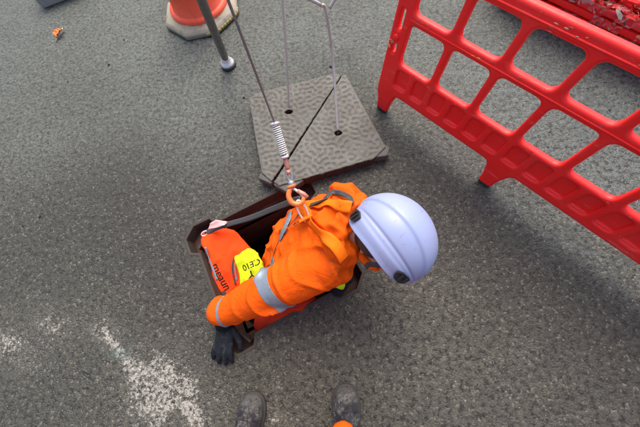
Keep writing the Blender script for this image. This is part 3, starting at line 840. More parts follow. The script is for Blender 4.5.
# ferrules and thimble
S2 = at(288, 170, .475); S3 = at(291.5, 184, .45)
a2 = (S1 - S2).normalized()
tube('ferrule', [S1 - a2 * .004, S1.lerp(S2, .15), S1.lerp(S2, .8), S2], [.006, .0085, .0085, .006], 'sleeve_pink', wc, 14)
def loop(c, ax_l, ax_w, l, wdt, n=28, pw=1.0):
    return [c + ax_l * (l * math.cos(t)) + ax_w * (wdt * math.sin(t)) for t in np.linspace(0, 2 * math.pi, n + 1)[:-1]]
sidev = Vector((1, 0, 0)).cross(a2).cross(a2).normalized()
vdir = (S2 - S3).normalized(); wdir = Vector((.8, .4, .1)); wdir = (wdir - vdir * wdir.dot(vdir)).normalized()
tube('cable_eye', loop(S2.lerp(S3, .35), vdir, wdir, .024, .011), .0032, 'cable_steel', wc, 8, closed=True)
tube('thimble', loop(S2.lerp(S3, .4), vdir, wdir, .019, .008), .0042, 'galv', wc, 8, closed=True)
tube('ferrule', [S2, S2.lerp(S3, .3)], .0088, 'sleeve_pink', wc, 14)
lathe('swivel', [(0, .012), (.009, .012), (.012, .006), (.012, -.006), (.009, -.012), (0, -.012)], 'galv', wc, S3, vdir, 24)
# hook: an open C in the plane facing the camera
hc = at(296.5, 196, .43); hz = (Vector((0, 0, CAM_H)) - hc).normalized(); hy = (S3 - hc); hy = (hy - hz * hy.dot(hz)).normalized(); hx = hy.cross(hz)
def hk(x, y): return hc + hx * x + hy * y
sp = spline([hk(-.004, .034), hk(-.016, .026), hk(-.026, .008), hk(-.024, -.014), hk(-.008, -.028), hk(.012, -.026), hk(.022, -.014)], 40)
tube('hook', sp, list(.0072 + .0028 * np.sin(np.linspace(0, math.pi, 41))), 'hook_orange', wc, 14)
tube('hook_eye', loop(hk(-.003, .038), hx, hz, .012, .009), .0055, 'hook_orange', wc, 10, closed=True)
tube('latch', [hk(-.001, .030), hk(.014, .008), hk(.021, -.015)], [.0055, .0048, .0042], 'white_zinc', wc, 10)
tube('latch_sleeve', [hk(.010, .016), hk(.026, -.004), hk(.034, -.020)], [.0075, .0088, .0075], 'sleeve_pink', wc, 12)

# ------------------------------------------------------------------ worker in the hole
wk = empty('person', (-.25, .3, 0), 'worker in orange hi-vis jacket, harness and white helmet climbing down into the open manhole', 'person')
NK = Vector((-.005, .255, .375))
SHL = Vector((-.005, .365, .325)); SHR = Vector((-.075, .145, .285))
HC = Vector((.135, .205, .425))      # head centre
EL = Vector((-.325, .045, .185)); WR = at(222, 312, .085)
HR = at(223, 341, .03)
ELL = Vector((.02, .32, .06)); WRL = Vector((-.035, .165, .035))
bm = bmesh.new()
chain(bm, [(-.30, .24, -.25), (-.22, .245, .0), (-.10, .25, .22), NK], [.12, .125, .125, .06])
chain(bm, [NK, HC + Vector((-.04, .02, -.03))], [.055, .055])
ellipsoid(bm, HC + Vector((-.005, .01, -.03)), (.075, .085, .08))
UPH = (Vector((.84, .50, 0)).normalized() * math.sin(R(36)) + Vector((0, 0, 1)) * math.cos(R(36))).normalized()
FRH = Vector((.52, -.84, -.08)); HM = basis(FRH, UPH); FX, FY, FZ = HM.col[0], HM.col[1], HM.col[2]
ellipsoid(bm, HC + FX * .03 - FZ * .075, (.055, .05, .055), HM)
for sg in (-1, 1): ellipsoid(bm, HC + FX * .082 + FY * .03 * sg - FZ * .030, (.012, .016, .008), HM); ellipsoid(bm, HC + FX * -.005 + FY * .078 * sg - FZ * .045, (.018, .008, .028), HM)
ellipsoid(bm, HC + FX * .083 - FZ * .088, (.010, .024, .007), HM)
ellipsoid(bm, HC + FX * .095 - FZ * .055, (.018, .012, .020), HM)            # nose
chain(bm, [SHR, EL, WR], [.06, .045, .032]); chain(bm, [SHL, ELL, WRL], [.06, .045, .032])
chain(bm, [(-.28, .33, -.3), (-.2, .38, -.72), (-.28, .36, -1.15)], [.09, .06, .05])
chain(bm, [(-.30, .17, -.3), (-.16, .17, -.72), (-.26, .16, -1.15)], [.09, .06, .05])
chain(bm, [(-.28, .36, -1.18), (-.16, .36, -1.21)], [.05, .04]); chain(bm, [(-.26, .16, -1.18), (-.14, .16, -1.21)], [.05, .04])
body = remesh('body', bm, 'skin', wk, .011, 3)

# jacket
TA = (NK - Vector((-.24, .235, -.06))).normalized()
bm = bmesh.new()
def tor(c, lat, dep, hgt, latdir=(.15, 1, .1)):
    M3 = basis(latdir, TA); ellipsoid(bm, Vector(c), (lat, dep, hgt), M3, 24, 16)
tor((-.325, .225, -.28), .185, .150, .13); tor((-.295, .225, -.14), .182, .150, .13); tor((-.255, .228, -.02), .182, .150, .13)
tor((-.198, .235, .10), .185, .150, .13); tor((-.145, .243, .20), .186, .140, .12); tor((-.095, .25, .28), .178, .100, .10, (.2, 1, .16))
chain(bm, [SHR + Vector((.01, .02, .01)), Vector((-.06, .20, .32)), NK + Vector((-.045, .0, -.01)), SHL + Vector((0, -.03, .0))], [.080, .078, .070, .080])
chain(bm, [SHR, SHR.lerp(EL, .5) + Vector((0, -.005, .01)), EL, WR + Vector((.035, .01, .01)), WR + Vector((-.002, .004, 0))], [.100, .095, .088, .068, .066])
chain(bm, [SHL, ELL + Vector((0, .02, .02)), ELL, WRL + Vector((0, .03, 0))], [.078, .070, .065, .048])
# hood bunched round the neck
HN = (HC - NK).normalized()
hb = basis((0, 1, 0), HN)
for a in np.linspace(0, 2 * math.pi, 30)[:-1]:
    rr_ = .072 + .012 * math.sin(a * 3)
    p = NK + HN * .022 + hb @ Vector((rr_ * 1.15 * math.cos(a), rr_ * .8 * math.sin(a), .016 * math.sin(a * 2 + 1)))
    ellipsoid(bm, p, (.031, .031, .031), None, 12, 8)
for px_, py_, pz_, r_ in ((351, 241, .385, .032), (349, 228, .40, .036), (349, 216, .405, .036), (347, 206, .40, .034), (356, 246, .375, .026), (360, 236, .385, .026), (357, 228, .39, .03)):
    ellipsoid(bm, at(px_, py_, pz_), (r_, r_, r_), None, 14, 9)
for a, b, c_ in ((-.02, .30, .40), (-.03, .24, .415), (-.025, .19, .39), (.005, .335, .385), (.0, .17, .36)):
    ellipsoid(bm, Vector((a, b, c_)), (.042, .05, .028), None, 14, 9)
jk = remesh('jacket', bm, 'jacket', wk, .0075, 10, .7)

def jacket_folds(o):
    me = o.data; n = len(me.vertices)
    co = np.empty(n * 3); me.vertices.foreach_get('co', co); co = co.reshape(-1, 3)
    no = np.empty(n * 3); me.vertex_normals.foreach_get('vector', no); no = no.reshape(-1, 3)
    out = co.copy()
    A = np.array(SHR); Bv = np.array(EL); Cv = np.array(WR)
    arm = np.array(WR - SHR); La = np.linalg.norm(arm); arm = arm / La
    tors = np.array(TA)
    for i in range(n):
        p = co[i]; t = (p - A) @ arm / La; perp = np.linalg.norm(p - A - arm * (t * La))
        wa = max(0, min(1, (.13 - perp) / .03)) * max(0, min(1, (t + .1) / .15)) if t < 1.2 else 0
        v = Vector(p)
        w1 = noise.noise(v * 7) * .35; 
        d = 0
        if wa > 0:
            # folds that wind round the sleeve; tight at elbow and above the cuff
            ang = math.atan2(p[2] - (A + arm * t * La)[2], (p - A - arm * t * La) @ np.cross(arm, [0, 0, 1]))
            ph = t * 15 + ang * .9 + noise.noise(v * 6) * 3.2
            env = .5 + .9 * math.exp(-((t - .52) / .16) ** 2) + .9 * math.exp(-((t - .88) / .10) ** 2) + .8 * math.exp(-((t - .08) / .12) ** 2)
            r = 1 - abs(math.sin(ph)); d += wa * env * (r ** 3 - .25) * .021 * (.6 + noise.noise(v * 9 + Vector((3, 1, 2))))
        wt = 1 - wa
        if wt > 0:
            q = Vector((p @ tors * 5, p[1] * 10 + p[0] * 4, p[0] * 6))
            r = 1 - abs(2 * noise.noise(q + Vector((w1 * 2, w1, 4)))) ; d += wt * (r ** 4 - .3) * .019
            r2 = 1 - abs(2 * noise.noise(Vector((p[0] * 16, p[1] * 9, p[2] * 13)) + Vector((7, 7, w1)))); d += wt * (r2 ** 4 - .3) * .009
            hood = math.exp(-((p - np.array(NK)) @ (p - np.array(NK))) / .013)
            r3 = 1 - abs(2 * noise.noise(Vector((p[0] * 24, p[1] * 12, p[2] * 16)))); d += hood * (r3 ** 3 - .3) * .024
        d += noise.noise(v * 30) * .0012
        out[i] = p + no[i] * d
    me.vertices.foreach_set('co', out.ravel()); me.update()
jacket_folds(jk)
bake(jk, [('SMOOTH', dict(factor=.5, iterations=2)), ('SUBSURF', dict(levels=1, render_levels=1))])
me = jk.data
bvh = BVHTree.FromPolygons([v.co.copy() for v in me.vertices], [tuple(p.vertices) for p in me.polygons])

def cut_patch(name, planes, mat, off=.0018, parent=wk, pick=None, wav=0):
    """the piece of jacket surface between planes, lifted a little: sewn-on tape"""
    b = bmesh.new(); b.from_mesh(jk.data)
    for co, no in planes:
        bmesh.ops.bisect_plane(b, geom=b.verts[:] + b.edges[:] + b.faces[:], plane_co=co, plane_no=no, clear_outer=True)
    if pick:
        bad = [f for f in b.faces if not pick(f.calc_center_median())]
        bmesh.ops.delete(b, geom=bad, context='FACES')
    b.normal_update()
    for v in b.verts: v.co += v.normal * off
    me_ = bpy.data.meshes.new(name); b.to_mesh(me_); b.free()
    o = link(name, me_, parent, mat); me_.materials.clear(); me_.materials.append(MAT[mat])
    for p in me_.polygons: p.material_index = 0
    bake(o, [('SOLIDIFY', dict(thickness=.0012, offset=-1))])
    return o
armd = (WR - SHR).normalized()
def on_arm(c, t0=.1, t1=1.1):
    t = (c - SHR).dot(armd) / (WR - SHR).length; pr = (c - SHR - armd * (c - SHR).dot(armd)).length
    return t0 < t < t1 and pr < .125
def armpt(px, py, z): return at(px, py, z)
bn = (armd + Vector((.12, -.1, 0))).normalized()
bc = SHR.lerp(WR, .425)
cut_patch('reflective_band', [(bc + bn * .029, bn), (bc - bn * .029, -bn)], 'tape', pick=on_arm)
bc2 = SHR.lerp(WR, .925); bn2 = (armd + Vector((.0, .35, 0))).normalized()
cut_patch('cuff_band', [(bc2 + bn2 * .007, bn2), (bc2 - bn2 * .007, -bn2)], 'tape', pick=lambda c: on_arm(c, .6, 1.3))
# sleeve seam and back strips
ribbon('back_strip', [at(291, 212, .34), at(288, 225, .28), at(280, 240, .2)], .024, .001, 'tape', wk, bvh, .001, 30)
# harness
ribbon('harness_strap', [at(304, 207, .40), at(316, 205, .42), at(334, 205, .44), at(352, 208, .44)], .040, .002, 'webbing_orange', wk, bvh, .003, 50)
ribbon('harness_strap', [at(303, 208, .40), at(316, 224, .42), at(330, 240, .42), at(342, 258, .38)], .042, .002, 'webbing_orange', wk, bvh, .0055, 50)
ribbon('back_seam', [at(300, 212, .38), at(290, 228, .33), at(277, 246, .26), at(272, 262, .2)], .004, .001, 'black_strap', wk, bvh, .001, 50)
ribbon('shoulder_strap', [at(304, 196, .40), at(318, 189.5, .42), at(334, 190, .44), at(347, 197, .42), at(353, 207, .36)], .020, .002, 'black_strap', wk, bvh, .005, 50)
h_, hn_, _, _ = bvh.find_nearest(at(300, 208, .40))
bm = bmesh.new(); 
bmesh.ops.create_cube(bm, size=1, matrix=Matrix.Translation(h_ + hn_ * .010) @ hn_.to_track_quat('Z', 'X').to_matrix().to_4x4() @ Matrix.Diagonal((.05, .055, .009, 1)))
dp = from_bm('ring_plate', bm, 'webbing_orange', wk, False); bake(dp, [('BEVEL', dict(width=.004, segments=3))])
rc = h_ + hn_ * .030; rl = (hk(-.004, -.020) - h_).normalized(); rw = (rl.cross(hz)).normalized()
rl2 = (hk(-.004, -.022) - rc)
tube('harness_ring', loop(h_.lerp(hk(0, -.026), .52), rl, rw, max(.022, (hk(0, -.026) - h_).length * .62), .015), .0038, 'white_zinc', wk, 10, closed=True)
# black printed marks under the ring
for (x, y, s) in ((296.5, 220.5, .022), (300.0, 217.5, .016), (294, 223.5, .013)):
    h2, n2, _, _ = bvh.find_nearest(at(x, y, .34)); bm = bmesh.new()
    bmesh.ops.create_cube(bm, size=1, matrix=Matrix.Translation(h2 + n2 * .0085) @ n2.to_track_quat('Z', 'Y').to_matrix().to_4x4() @ Matrix.Rotation(.3 + x, 4, 'Z') @ Matrix.Diagonal((s * .35, s, .0015, 1)))
    from_bm('printed_mark', bm, 'black_plastic', wk, False)
# yellow cuff of the far hand
b_ = (WRL + Vector((0, .02, 0)) - ELL).normalized()
tube('yellow_cuff', [at(344, 268, .08), at(341, 276, .07), at(336.5, 285, .055)], [.036, .038, .036], 'yellow', wk, 24)
# red under layer showing below the sleeve
bm = bmesh.new()
for c, r_ in ((at(283, 317, -.05), (.10, .05, .05)), (at(302, 308, -.04), (.09, .045, .045)), (at(265, 322, -.07), (.06, .05, .04))):
    ellipsoid(bm, Vector(c), r_, Matrix.Rotation(TH, 3, 'Z'), 16, 10)
ul = remesh('under_jacket', bm, 'underlayer', wk, .01, 4)

# gloves
def glove(name, palm, fwd, up, thumb_side, k=1.0, curl=.15, spread=1.0, length=1.0):
    M3 = basis(fwd, up)      # x forward, z up, y left of forward
    P = lambda x, y, z: Vector(palm) + M3 @ Vector((x, y, z)) * k
    bm = bmesh.new()
    for x in np.linspace(-.045, .03, 7):
        ellipsoid(bm, P(x, 0, 0), (.026 * k, (.037 + .05 * max(0, x)) * k, .0165 * k), M3, 16, 10)
    chain(bm, [P(-.10, 0, .016), P(-.04, 0, .004)], [.033 * k, .028 * k])
    for i, (y, L) in enumerate(((.030, .064), (.0105, .074), (-.0100, .070), (-.030, .055))):
        yy = y * thumb_side; a = yy * 4.2 * spread; L *= length
        z1 = .004; pts = [P(.030, yy, 0)]
        dx, dy = math.cos(a), math.sin(a)
        for s, zc in ((.4, .008), (.72, .003), (1.0, -.008)):
            pts.append(P(.030 + L * s * dx, yy + L * s * dy, zc - curl * .03 * s))
        chain(bm, pts, [.0108 * k, .0102 * k, .0095 * k, .0082 * k], .3)
    s = thumb_side
    chain(bm, [P(-.028, .026 * s, 0), P(-.004, .050 * s, .0), P(.022, .064 * s, -.004), P(.040, .067 * s, -.008)], [.015 * k, .0125 * k, .0112 * k, .0095 * k], .3)
    o = remesh(name, bm, 'glove', wk, .0034, 3, .5)
    return o
hv = Vector((.01, -1, 0)); hv = at(223, 362, .02) - at(225, 330, .04)
glove('glove', at(224.5, 336, .030), hv, (0, 0, 1), 1, 1.14, .1, 1.1, .92)
glove('glove', at(338, 289, .012), (-.5, -.5, -.6), (-.3, -.5, .8), -1, .85, .9)
tube('glove_cuff', [WR + Vector((0, .01, .0)), at(224, 326, .045)], [.036, .037], 'glove', wk, 20)

# helmet
UPH = (Vector((.84, .50, 0)).normalized() * math.sin(R(36)) + Vector((0, 0, 1)) * math.cos(R(36))).normalized()
FRH = Vector((.52, -.84, -.08)); HM = basis(FRH, UPH); HO = Vector((.136, .194, .450))
def helmet():
    bm = bmesh.new(); NU, NV = 200, 90; rings = []
    def pt(u, v, infl=0):
        ca, sa = math.cos(u), math.sin(u)                # u=0 front
        rim = R(101) - R(19) * abs(sa) ** 2.5 + R(7) * max(0, -ca) ** 2 + R(3) * max(0, ca) ** 6
        th = rim * v
        a, b, h = .140, .122, .135
        x, y, z = a * math.sin(th) * ca, b * math.sin(th) * sa, h * math.cos(th)
        if ca > 0: x *= 1 + .03 * ca
        lat = math.degrees(math.atan2(y, max(z, .0) + .030))
        rise = 0
        s = lambda e, w_: 1 / (1 + math.exp(-(e) / w_))
        rise += .0055 * s(19 - abs(lat), .8)             # raised centre crest
        rise -= .0030 * math.exp(-((abs(lat) - 44) / 2.2) ** 2) * s(x + .11, .01)   # side grooves
        rise += .0045 * s(abs(lat) - 52, 1.0) * s(.10 - abs(x), .012)
        rise += .0035 * max(0, (v - .92) / .08) ** 1.5       # flared rim
        n = Vector((x / a ** 2, y / b ** 2, z / h ** 2)).normalized()
        return Vector((x, y, z)) + n * (rise + infl)
    top = bm.verts.new(pt(0, 0.0001)); 
    for j in range(1, NV + 1):
        rings.append([bm.verts.new(pt(2 * math.pi * i / NU, j / NV)) for i in range(NU)])
    for i in range(NU): bm.faces.new((top, rings[0][i], rings[0][(i + 1) % NU]))
    for A, B in zip(rings, rings[1:]):
        for i in range(NU): bm.faces.new((A[i], B[i], B[(i + 1) % NU], A[(i + 1) % NU]))
    return bm, pt
bm, hpt = helmet()
hm = from_bm('helmet', bm, 'helmet', wk)
bake(hm, [('SOLIDIFY', dict(thickness=.004, offset=-1, use_rim=True))])
HMX = HM.to_4x4(); HMX.translation = HO
hm.matrix_basis = HMX; hm.matrix_parent_inverse = wk.matrix_basis.inverted()
# clips at the rim: shaped black pieces laid on the shell
def clip(u0, v0, du, dv):
    shape = rounded([(-.5, -.3), (-.1, -.5), (.5, -.35), (.45, .3), (.05, .5), (-.45, .35)], .12, 3)
    bm = bmesh.new(); top = []; bot = []
    for x, y in shape:
        top.append(bm.verts.new(hpt(u0 + x * du, v0 + y * dv, .0075))); bot.append(bm.verts.new(hpt(u0 + x * du, v0 + y * dv, -.001)))
    bm.faces.new(top); n = len(top)
    for i in range(n): bm.faces.new((top[i], top[(i + 1) % n], bot[(i + 1) % n], bot[i]))
    # ridge bars on the clip
    for t in (-.15, .18):
        q = [hpt(u0 + (t + .04 * s) * du, v0 + w_ * dv * .3, .0105) for s, w_ in ((-1, -1), (1, -1), (1, 1), (-1, 1))]
        qb = [hpt(u0 + (t + .06 * s) * du, v0 + w_ * dv * .34, .007) for s, w_ in ((-1, -1), (1, -1), (1, 1), (-1, 1))]
        a = [bm.verts.new(x) for x in q]; b = [bm.verts.new(x) for x in qb]; bm.faces.new(a)
        for i in range(4): bm.faces.new((a[i], a[(i + 1) % 4], b[(i + 1) % 4], b[i]))
    o = from_bm('clip', bm, 'black_plastic', hm, False); o.matrix_parent_inverse = Matrix.Identity(4)
    return o
for sgn in (1, -1):
    clip(sgn * R(-40), .885, R(23), .165); clip(sgn * R(-140), .85, R(22), .19)
# inner liner and chin strap
bm = bmesh.new(); ellipsoid(bm, Vector((0, 0, 0)), (.128, .106, .118)); 
bmesh.ops.bisect_plane(bm, geom=bm.verts[:] + bm.edges[:] + bm.faces[:], plane_co=(0, 0, -.01), plane_no=(0, 0, -1), clear_outer=True)
ln = from_bm('liner', bm, 'black_plastic', hm); ln.matrix_parent_inverse = Matrix.Identity(4)
ear = HO + HM @ Vector((0, -.10, -.055)); 
ribbon('chin_strap', [HO + HM @ Vector((.05, -.100, -.005)), HO + HM @ Vector((.03, -.090, -.05)), HO + HM @ Vector((.03, -.07, -.09))], .016, .002, 'black_strap', wk, None, 0, 20, nrm=HM @ Vector((0, -1, .0)))
bm = bmesh.new(); chain(bm, [at(356, 250, .36), at(362, 257, .37), at(371, 265, .375), at(377, 269, .38)], [.012, .016, .016, .010], .3)
remesh('collar_tab', bm, 'jacket', wk, .005, 4)
bm = bmesh.new(); ellipsoid(bm, HC - FX * .03 - FZ * .02, (.078, .085, .075), HM); ellipsoid(bm, HC - FX * .06 - FZ * .055, (.05, .07, .06), HM); ellipsoid(bm, HC - FX * .01 - FY * .05 - FZ * .035, (.05, .04, .035), HM)
hr = remesh('hair', bm, 'hair', wk, .008, 3)

# ------------------------------------------------------------------ lanyard strap across the far side
ly = empty('lanyard', at(207, 232, .01), 'flat dark grey lanyard strap stretched from the left frame corner to the harness hook', 'strap')
ribbon('webbing', [at(205, 233, -.01), at(222, 226, .03), at(250, 218, .10), at(275, 208, .2), at(296, 200, .33), hk(.004, -.018)], .026, .003, 'grey_strap', ly, None, 0, 60, nrm=(.15, -.35, 1))
tube('end_eye', loop(at(204.5, 233.5, -.005), Vector((.8, .5, 0)), Vector((-.4, .7, .5)), .018, .011), .0035, 'white_zinc', ly, 8, closed=True)
bm = bmesh.new()
q = [at(*p) for p in ((208, 230, .03), (210, 223.5, .05), (216, 220, .06), (228, 221.5, .05), (224, 225, .06), (215, 228, .045))]
g = [bm.verts.new(p) for p in q]; bm.faces.new(g)
tg = from_bm('tag', bm, 'tag_pink', ly, False); bake(tg, [('SUBSURF', dict(levels=2, render_levels=2, subdivision_type='SIMPLE')), ('SOLIDIFY', dict(thickness=.003))])
for v in tg.data.vertices: v.co.z += .008 * noise.noise(v.co * 40)

# ------------------------------------------------------------------ orange kit bag with yellow flap
kb = empty('kit_bag', at(225, 265, -.1), 'bright red-orange kit bag with yellow flap hanging in the left corner of the hole', 'bag')
def pillow(name, loop_px, depth, mat, parent, bulge=.03, n=3):
    """a stuffed flat bag: outline given at its own heights, inflated both ways"""
    top = [at(*p) for p in loop_px]; c = sum(top, Vector()) / len(top)
    bm = bmesh.new(); nrm_ = Vector((0, 0, 0))
    for a, b in zip(top, top[1:] + top[:1]): nrm_ += (a - c).cross(b - c)
    nrm_.normalize()
    if nrm_.z < 0: nrm_ = -nrm_
    K = 8
    for sgn in (1, -1):
        rings = []
        for k in range(K):
            t = k / K; h = bulge * math.sqrt(max(0, 1 - (1 - t) ** 2)) * (1 if sgn > 0 else depth / bulge)
            rings.append([bm.verts.new(p.lerp(c, t) + nrm_ * sgn * h + nrm_ * (.006 * noise.noise(p.lerp(c, t) * 22))) for p in top])
        cv = bm.verts.new(c + nrm_ * sgn * (bulge if sgn > 0 else depth))
        m_ = len(top)
        for A, B in zip(rings, rings[1:]):
            for i in range(m_):
                f = (A[i], A[(i + 1) % m_], B[(i + 1) % m_], B[i]); bm.faces.new(f)
        for i in range(m_): bm.faces.new((rings[-1][i], rings[-1][(i + 1) % m_], cv))
    bmesh.ops.remove_doubles(bm, verts=bm.verts, dist=.0008)
    o = from_bm(name, bm, mat, parent); bake(o, [('REMESH', dict(mode='VOXEL', voxel_size=.006)), ('SMOOTH', dict(factor=.6, iterations=4))])
    n_ = len(o.data.vertices)
    for v in o.data.vertices:
        r_ = 1 - abs(2 * noise.noise(Vector((v.co.x * 18, v.co.y * 9, v.co.z * 12))))
        v.co += v.normal * ((r_ ** 3) * .006)
    return o
def dense(l, n=6):
    return [tuple(p) for p in spline(l + [l[0]], n * len(l))[:-1]]
bg_ = pillow('bag_body', dense([(200, 240, -.02), (204, 231, -.02), (217, 228, -.02), (231, 229, -.03), (246, 242, -.05), (258, 262, -.07), (262, 290, -.12), (252, 318, -.18), (232, 318, -.16), (217, 292, -.09), (209, 262, -.05)]), .06, 'bag_orange', kb, .035)
fl = pillow('yellow_flap', dense([(234, 257, -.01), (243, 251.5, .0), (251, 248, .0), (258, 254, .0), (264, 267, -.01), (266, 280, -.03), (256, 292, -.05), (243, 292, -.05), (238, 272, -.03)]), .03, 'yellow', kb, .022)
def surf(o):
    return BVHTree.FromPolygons([v.co.copy() for v in o.data.vertices], [tuple(p.vertices) for p in o.data.polygons])
sb, sf = surf(bg_), surf(fl)
camp = Vector((0, 0, CAM_H))
def hit(b, px, py):
    d = (at(px, py, 0) - camp).normalized(); h = b.ray_cast(camp, d); return (h[0], h[1]) if h[0] else (at(px, py, 0), Vector((0, 0, 1)))
def drape_text(name, s, size, ang, b, px, py, parent):
    """printed lettering: real thin letters following the cloth"""
    c, n_ = hit(b, px, py); 
    # averaged normal
    N_ = Vector()
    for dx, dy in ((-6, 0), (6, 0), (0, -5), (0, 5), (0, 0)): N_ += hit(b, px + dx, py + dy)[1]
    N_.normalize()
    x = rt * math.cos(ang) + upv * math.sin(ang); M3 = basis(x, N_).to_4x4(); M3.translation = c
    o = text_mesh(name, s, size, 'print_black', parent, M3, .0004)
    for v in o.data.vertices:
        h, hn, _, _ = b.ray_cast(v.co + N_ * .05, -N_)
        if h: v.co = h + hn * .0012
    return o
drape_text('lettering', 'CE10', .043, R(180 + 24), sf, 250.5, 264.5, kb)
drape_text('lettering', 'meaun', .056, R(-62), sb, 221, 277, kb)
# pictogram on the flap
for pts in ([(249, 279), (252, 275)], [(252, 275), (250.5, 270.5)], [(252, 275), (255, 277)], [(256.5, 276), (261.5, 270.5)]):
    P_ = [hit(sf, *p) for p in pts]
    ribbon('pictogram', [P_[0][0], (P_[0][0] + P_[1][0]) / 2, P_[1][0]], .007, .0006, 'print_black', kb, sf, .001, 8)
ribbon('zip', [hit(sb, 234, 258)[0], hit(sb, 232, 266)[0], hit(sb, 233, 275)[0], hit(sb, 236, 284)[0]], .007, .004, 'black_strap', kb, sb, .002, 30)
ribbon('reflective_edge', [hit(sb, 236.5, 260)[0], hit(sb, 235, 268)[0], hit(sb, 237, 280)[0]], .007, .002, 'tape', kb, sb, .002, 30)
ribbon('reflective_edge', [hit(sb, 205.5, 247)[0], hit(sb, 209, 257)[0], hit(sb, 213, 268)[0], hit(sb, 217, 280)[0]], .011, .001, 'tape', kb, sb, .001, 30)

# ------------------------------------------------------------------ photographer: boots at the bottom edge, body above and behind the camera
ph = empty('person', (-.2, -.55, 0), 'standing person in dark muddy boots and orange trousers beside the near edge of the hole', 'person')
def boot(tip, ang, name='boot'):
    """lofted from toe to heel"""
    d = Vector((math.sin(ang), -math.cos(ang), 0)); s_ = Vector((-d.y, d.x, 0))     # d points toe -> heel
    secs = [(.000, .010, .030, .018), (.006, .028, .045, .016), (.018, .041, .060, .016), (.045, .051, .075, .016), (.080, .054, .082, .016), (.12, .051, .092, .016),
            (.155, .046, .115, .016), (.185, .042, .16, .016), (.21, .043, .20, .016)]
    bm = bmesh.new(); rings = []
    M_ = 28
    for x, wd, h, b in secs:
        ring = []
        for j in range(M_):
            a = 2 * math.pi * j / M_; c, sn_ = math.cos(a), math.sin(a)
            yy = wd * math.copysign(abs(c) ** .8, c); zz = b + (h - b) * (.5 + .5 * math.copysign(abs(sn_) ** .75, sn_))
            if sn_ > 0: yy *= 1 - .25 * sn_ * (x > .03)
            ring.append(bm.verts.new(Vector(tip) + d * x + s_ * yy + Vector((0, 0, zz))))
        rings.append(ring)
    # ankle and heel
    heel = []
    for A, B in zip(rings, rings[1:]):
        for j in range(M_): bm.faces.new((A[j], A[(j + 1) % M_], B[(j + 1) % M_], B[j]))
    bm.faces.new(rings[0][::-1]); bm.faces.new(rings[-1])
    ellipsoid(bm, Vector(tip) + d * .235 + Vector((0, 0, .07)), (.045, .06, .07), basis(s_, (0, 0, 1)))
    chain(bm, [Vector(tip) + d * .225 + Vector((0, 0, .10)), Vector(tip) + d * .235 + Vector((0, 0, .24))], [.052, .055])
    o = remesh(name, bm, 'boot', ph, .006, 4, .5)
    # sole
    out = []
    prof = [(-.006, 0), (-.002, .022), (.012, .040), (.04, .054), (.085, .058), (.14, .050), (.18, .043), (.23, .044), (.275, .038), (.292, .018), (.296, 0)]
    prof = prof + [(x, -y) for x, y in prof[-2:0:-1]]
    pts = [Vector(p) for p in spline([(a, b) for a, b in prof] + [prof[0]], 88)[:-1]]
    bm = bmesh.new(); lv = []
    for z, g in ((.0, .97), (.006, 1.0), (.020, 1.0), (.024, .96)):
        lv.append([bm.verts.new(Vector(tip) + d * (.145 + (p[0] - .145) * g) + s_ * p[1] * g + Vector((0, 0, z))) for p in pts])
    n = len(pts)
    for A, B in zip(lv, lv[1:]):
        for j in range(n): bm.faces.new((A[j], A[(j + 1) % n], B[(j + 1) % n], B[j]))
    bm.faces.new(lv[0][::-1]); bm.faces.new(lv[-1])
    so = from_bm('sole', bm, 'rubber', o)
    # lace hooks and seam on the vamp
    bo = surf(o)
    ribbon('toe_seam', [Vector(tip) + d * .085 + s_ * -.05 + Vector((0, 0, .05)), Vector(tip) + d * .070 + Vector((0, 0, .09)), Vector(tip) + d * .085 + s_ * .05 + Vector((0, 0, .05))], .004, .0015, 'boot', o, bo, .0006, 30)
    for k in range(3):
        ribbon('lace', [Vector(tip) + d * (.125 + .02 * k) + s_ * -.022 + Vector((0, 0, .12)), Vector(tip) + d * (.120 + .02 * k) + Vector((0, 0, .14)), Vector(tip) + d * (.125 + .02 * k) + s_ * .022 + Vector((0, 0, .12))], .006, .003, 'black_strap', o, bo, .001, 16)
    return o
tL = at(254, 394, .03); tL.z = 0; tR = at(345, 386, .03); tR.z = 0
boot(tL, R(-6)); boot(tR, R(2))
HL, HRr = Vector((-.30, -.66, .88)), Vector((-.11, -.66, .88))
bm = bmesh.new()
aL, aR = tL + Vector((-.02, -.235, .2)), tR + Vector((.0, -.235, .2))
kL, kR = Vector((-.36, -.60, .48)), Vector((-.06, -.60, .48))
for a, k_, h in ((aL, kL, HL), (aR, kR, HRr)):
    chain(bm, [a - Vector((0, 0, .05)), k_, h], [.045, .055, .08])
chain(bm, [(-.205, -.66, .92), (-.205, -.66, 1.15), (-.205, -.62, 1.38)], [.13, .13, .10]); chain(bm, [(-.38, -.62, 1.36), (-.03, -.62, 1.36)], [.06, .06])
chain(bm, [(-.205, -.60, 1.42), (-.205, -.57, 1.52)], [.05, .05]); ellipsoid(bm, Vector((-.205, -.545, 1.60)), (.075, .095, .115)); ellipsoid(bm, Vector((-.205, -.445, 1.58)), (.014, .02, .02))
for sx in (-1, 1):
    ellipsoid(bm, Vector((-.205 + sx * .077, -.56, 1.59)), (.012, .022, .03))
    chain(bm, [(-.205 + sx * .19, -.62, 1.36), (-.205 + sx * .24, -.52, 1.12), (-.13 + sx * .10, -.26, 1.30)], [.055, .042, .030])
    for f_ in range(4): chain(bm, [(-.13 + sx * .10, -.26, 1.30), (-.13 + sx * (.085 - .012 * f_), -.20, 1.32 + .018 * f_), (-.13 + sx * (.06 - .01 * f_), -.17, 1.32 + .018 * f_)], [.022, .010, .009], .4)
remesh('body', bm, 'skin', ph, .011, 3)
bm = bmesh.new()
for a, k_, h in ((aL, kL, HL), (aR, kR, HRr)):
    chain(bm, [a - Vector((0, 0, .03)), a, k_, h], [.078, .078, .082, .105], .25)
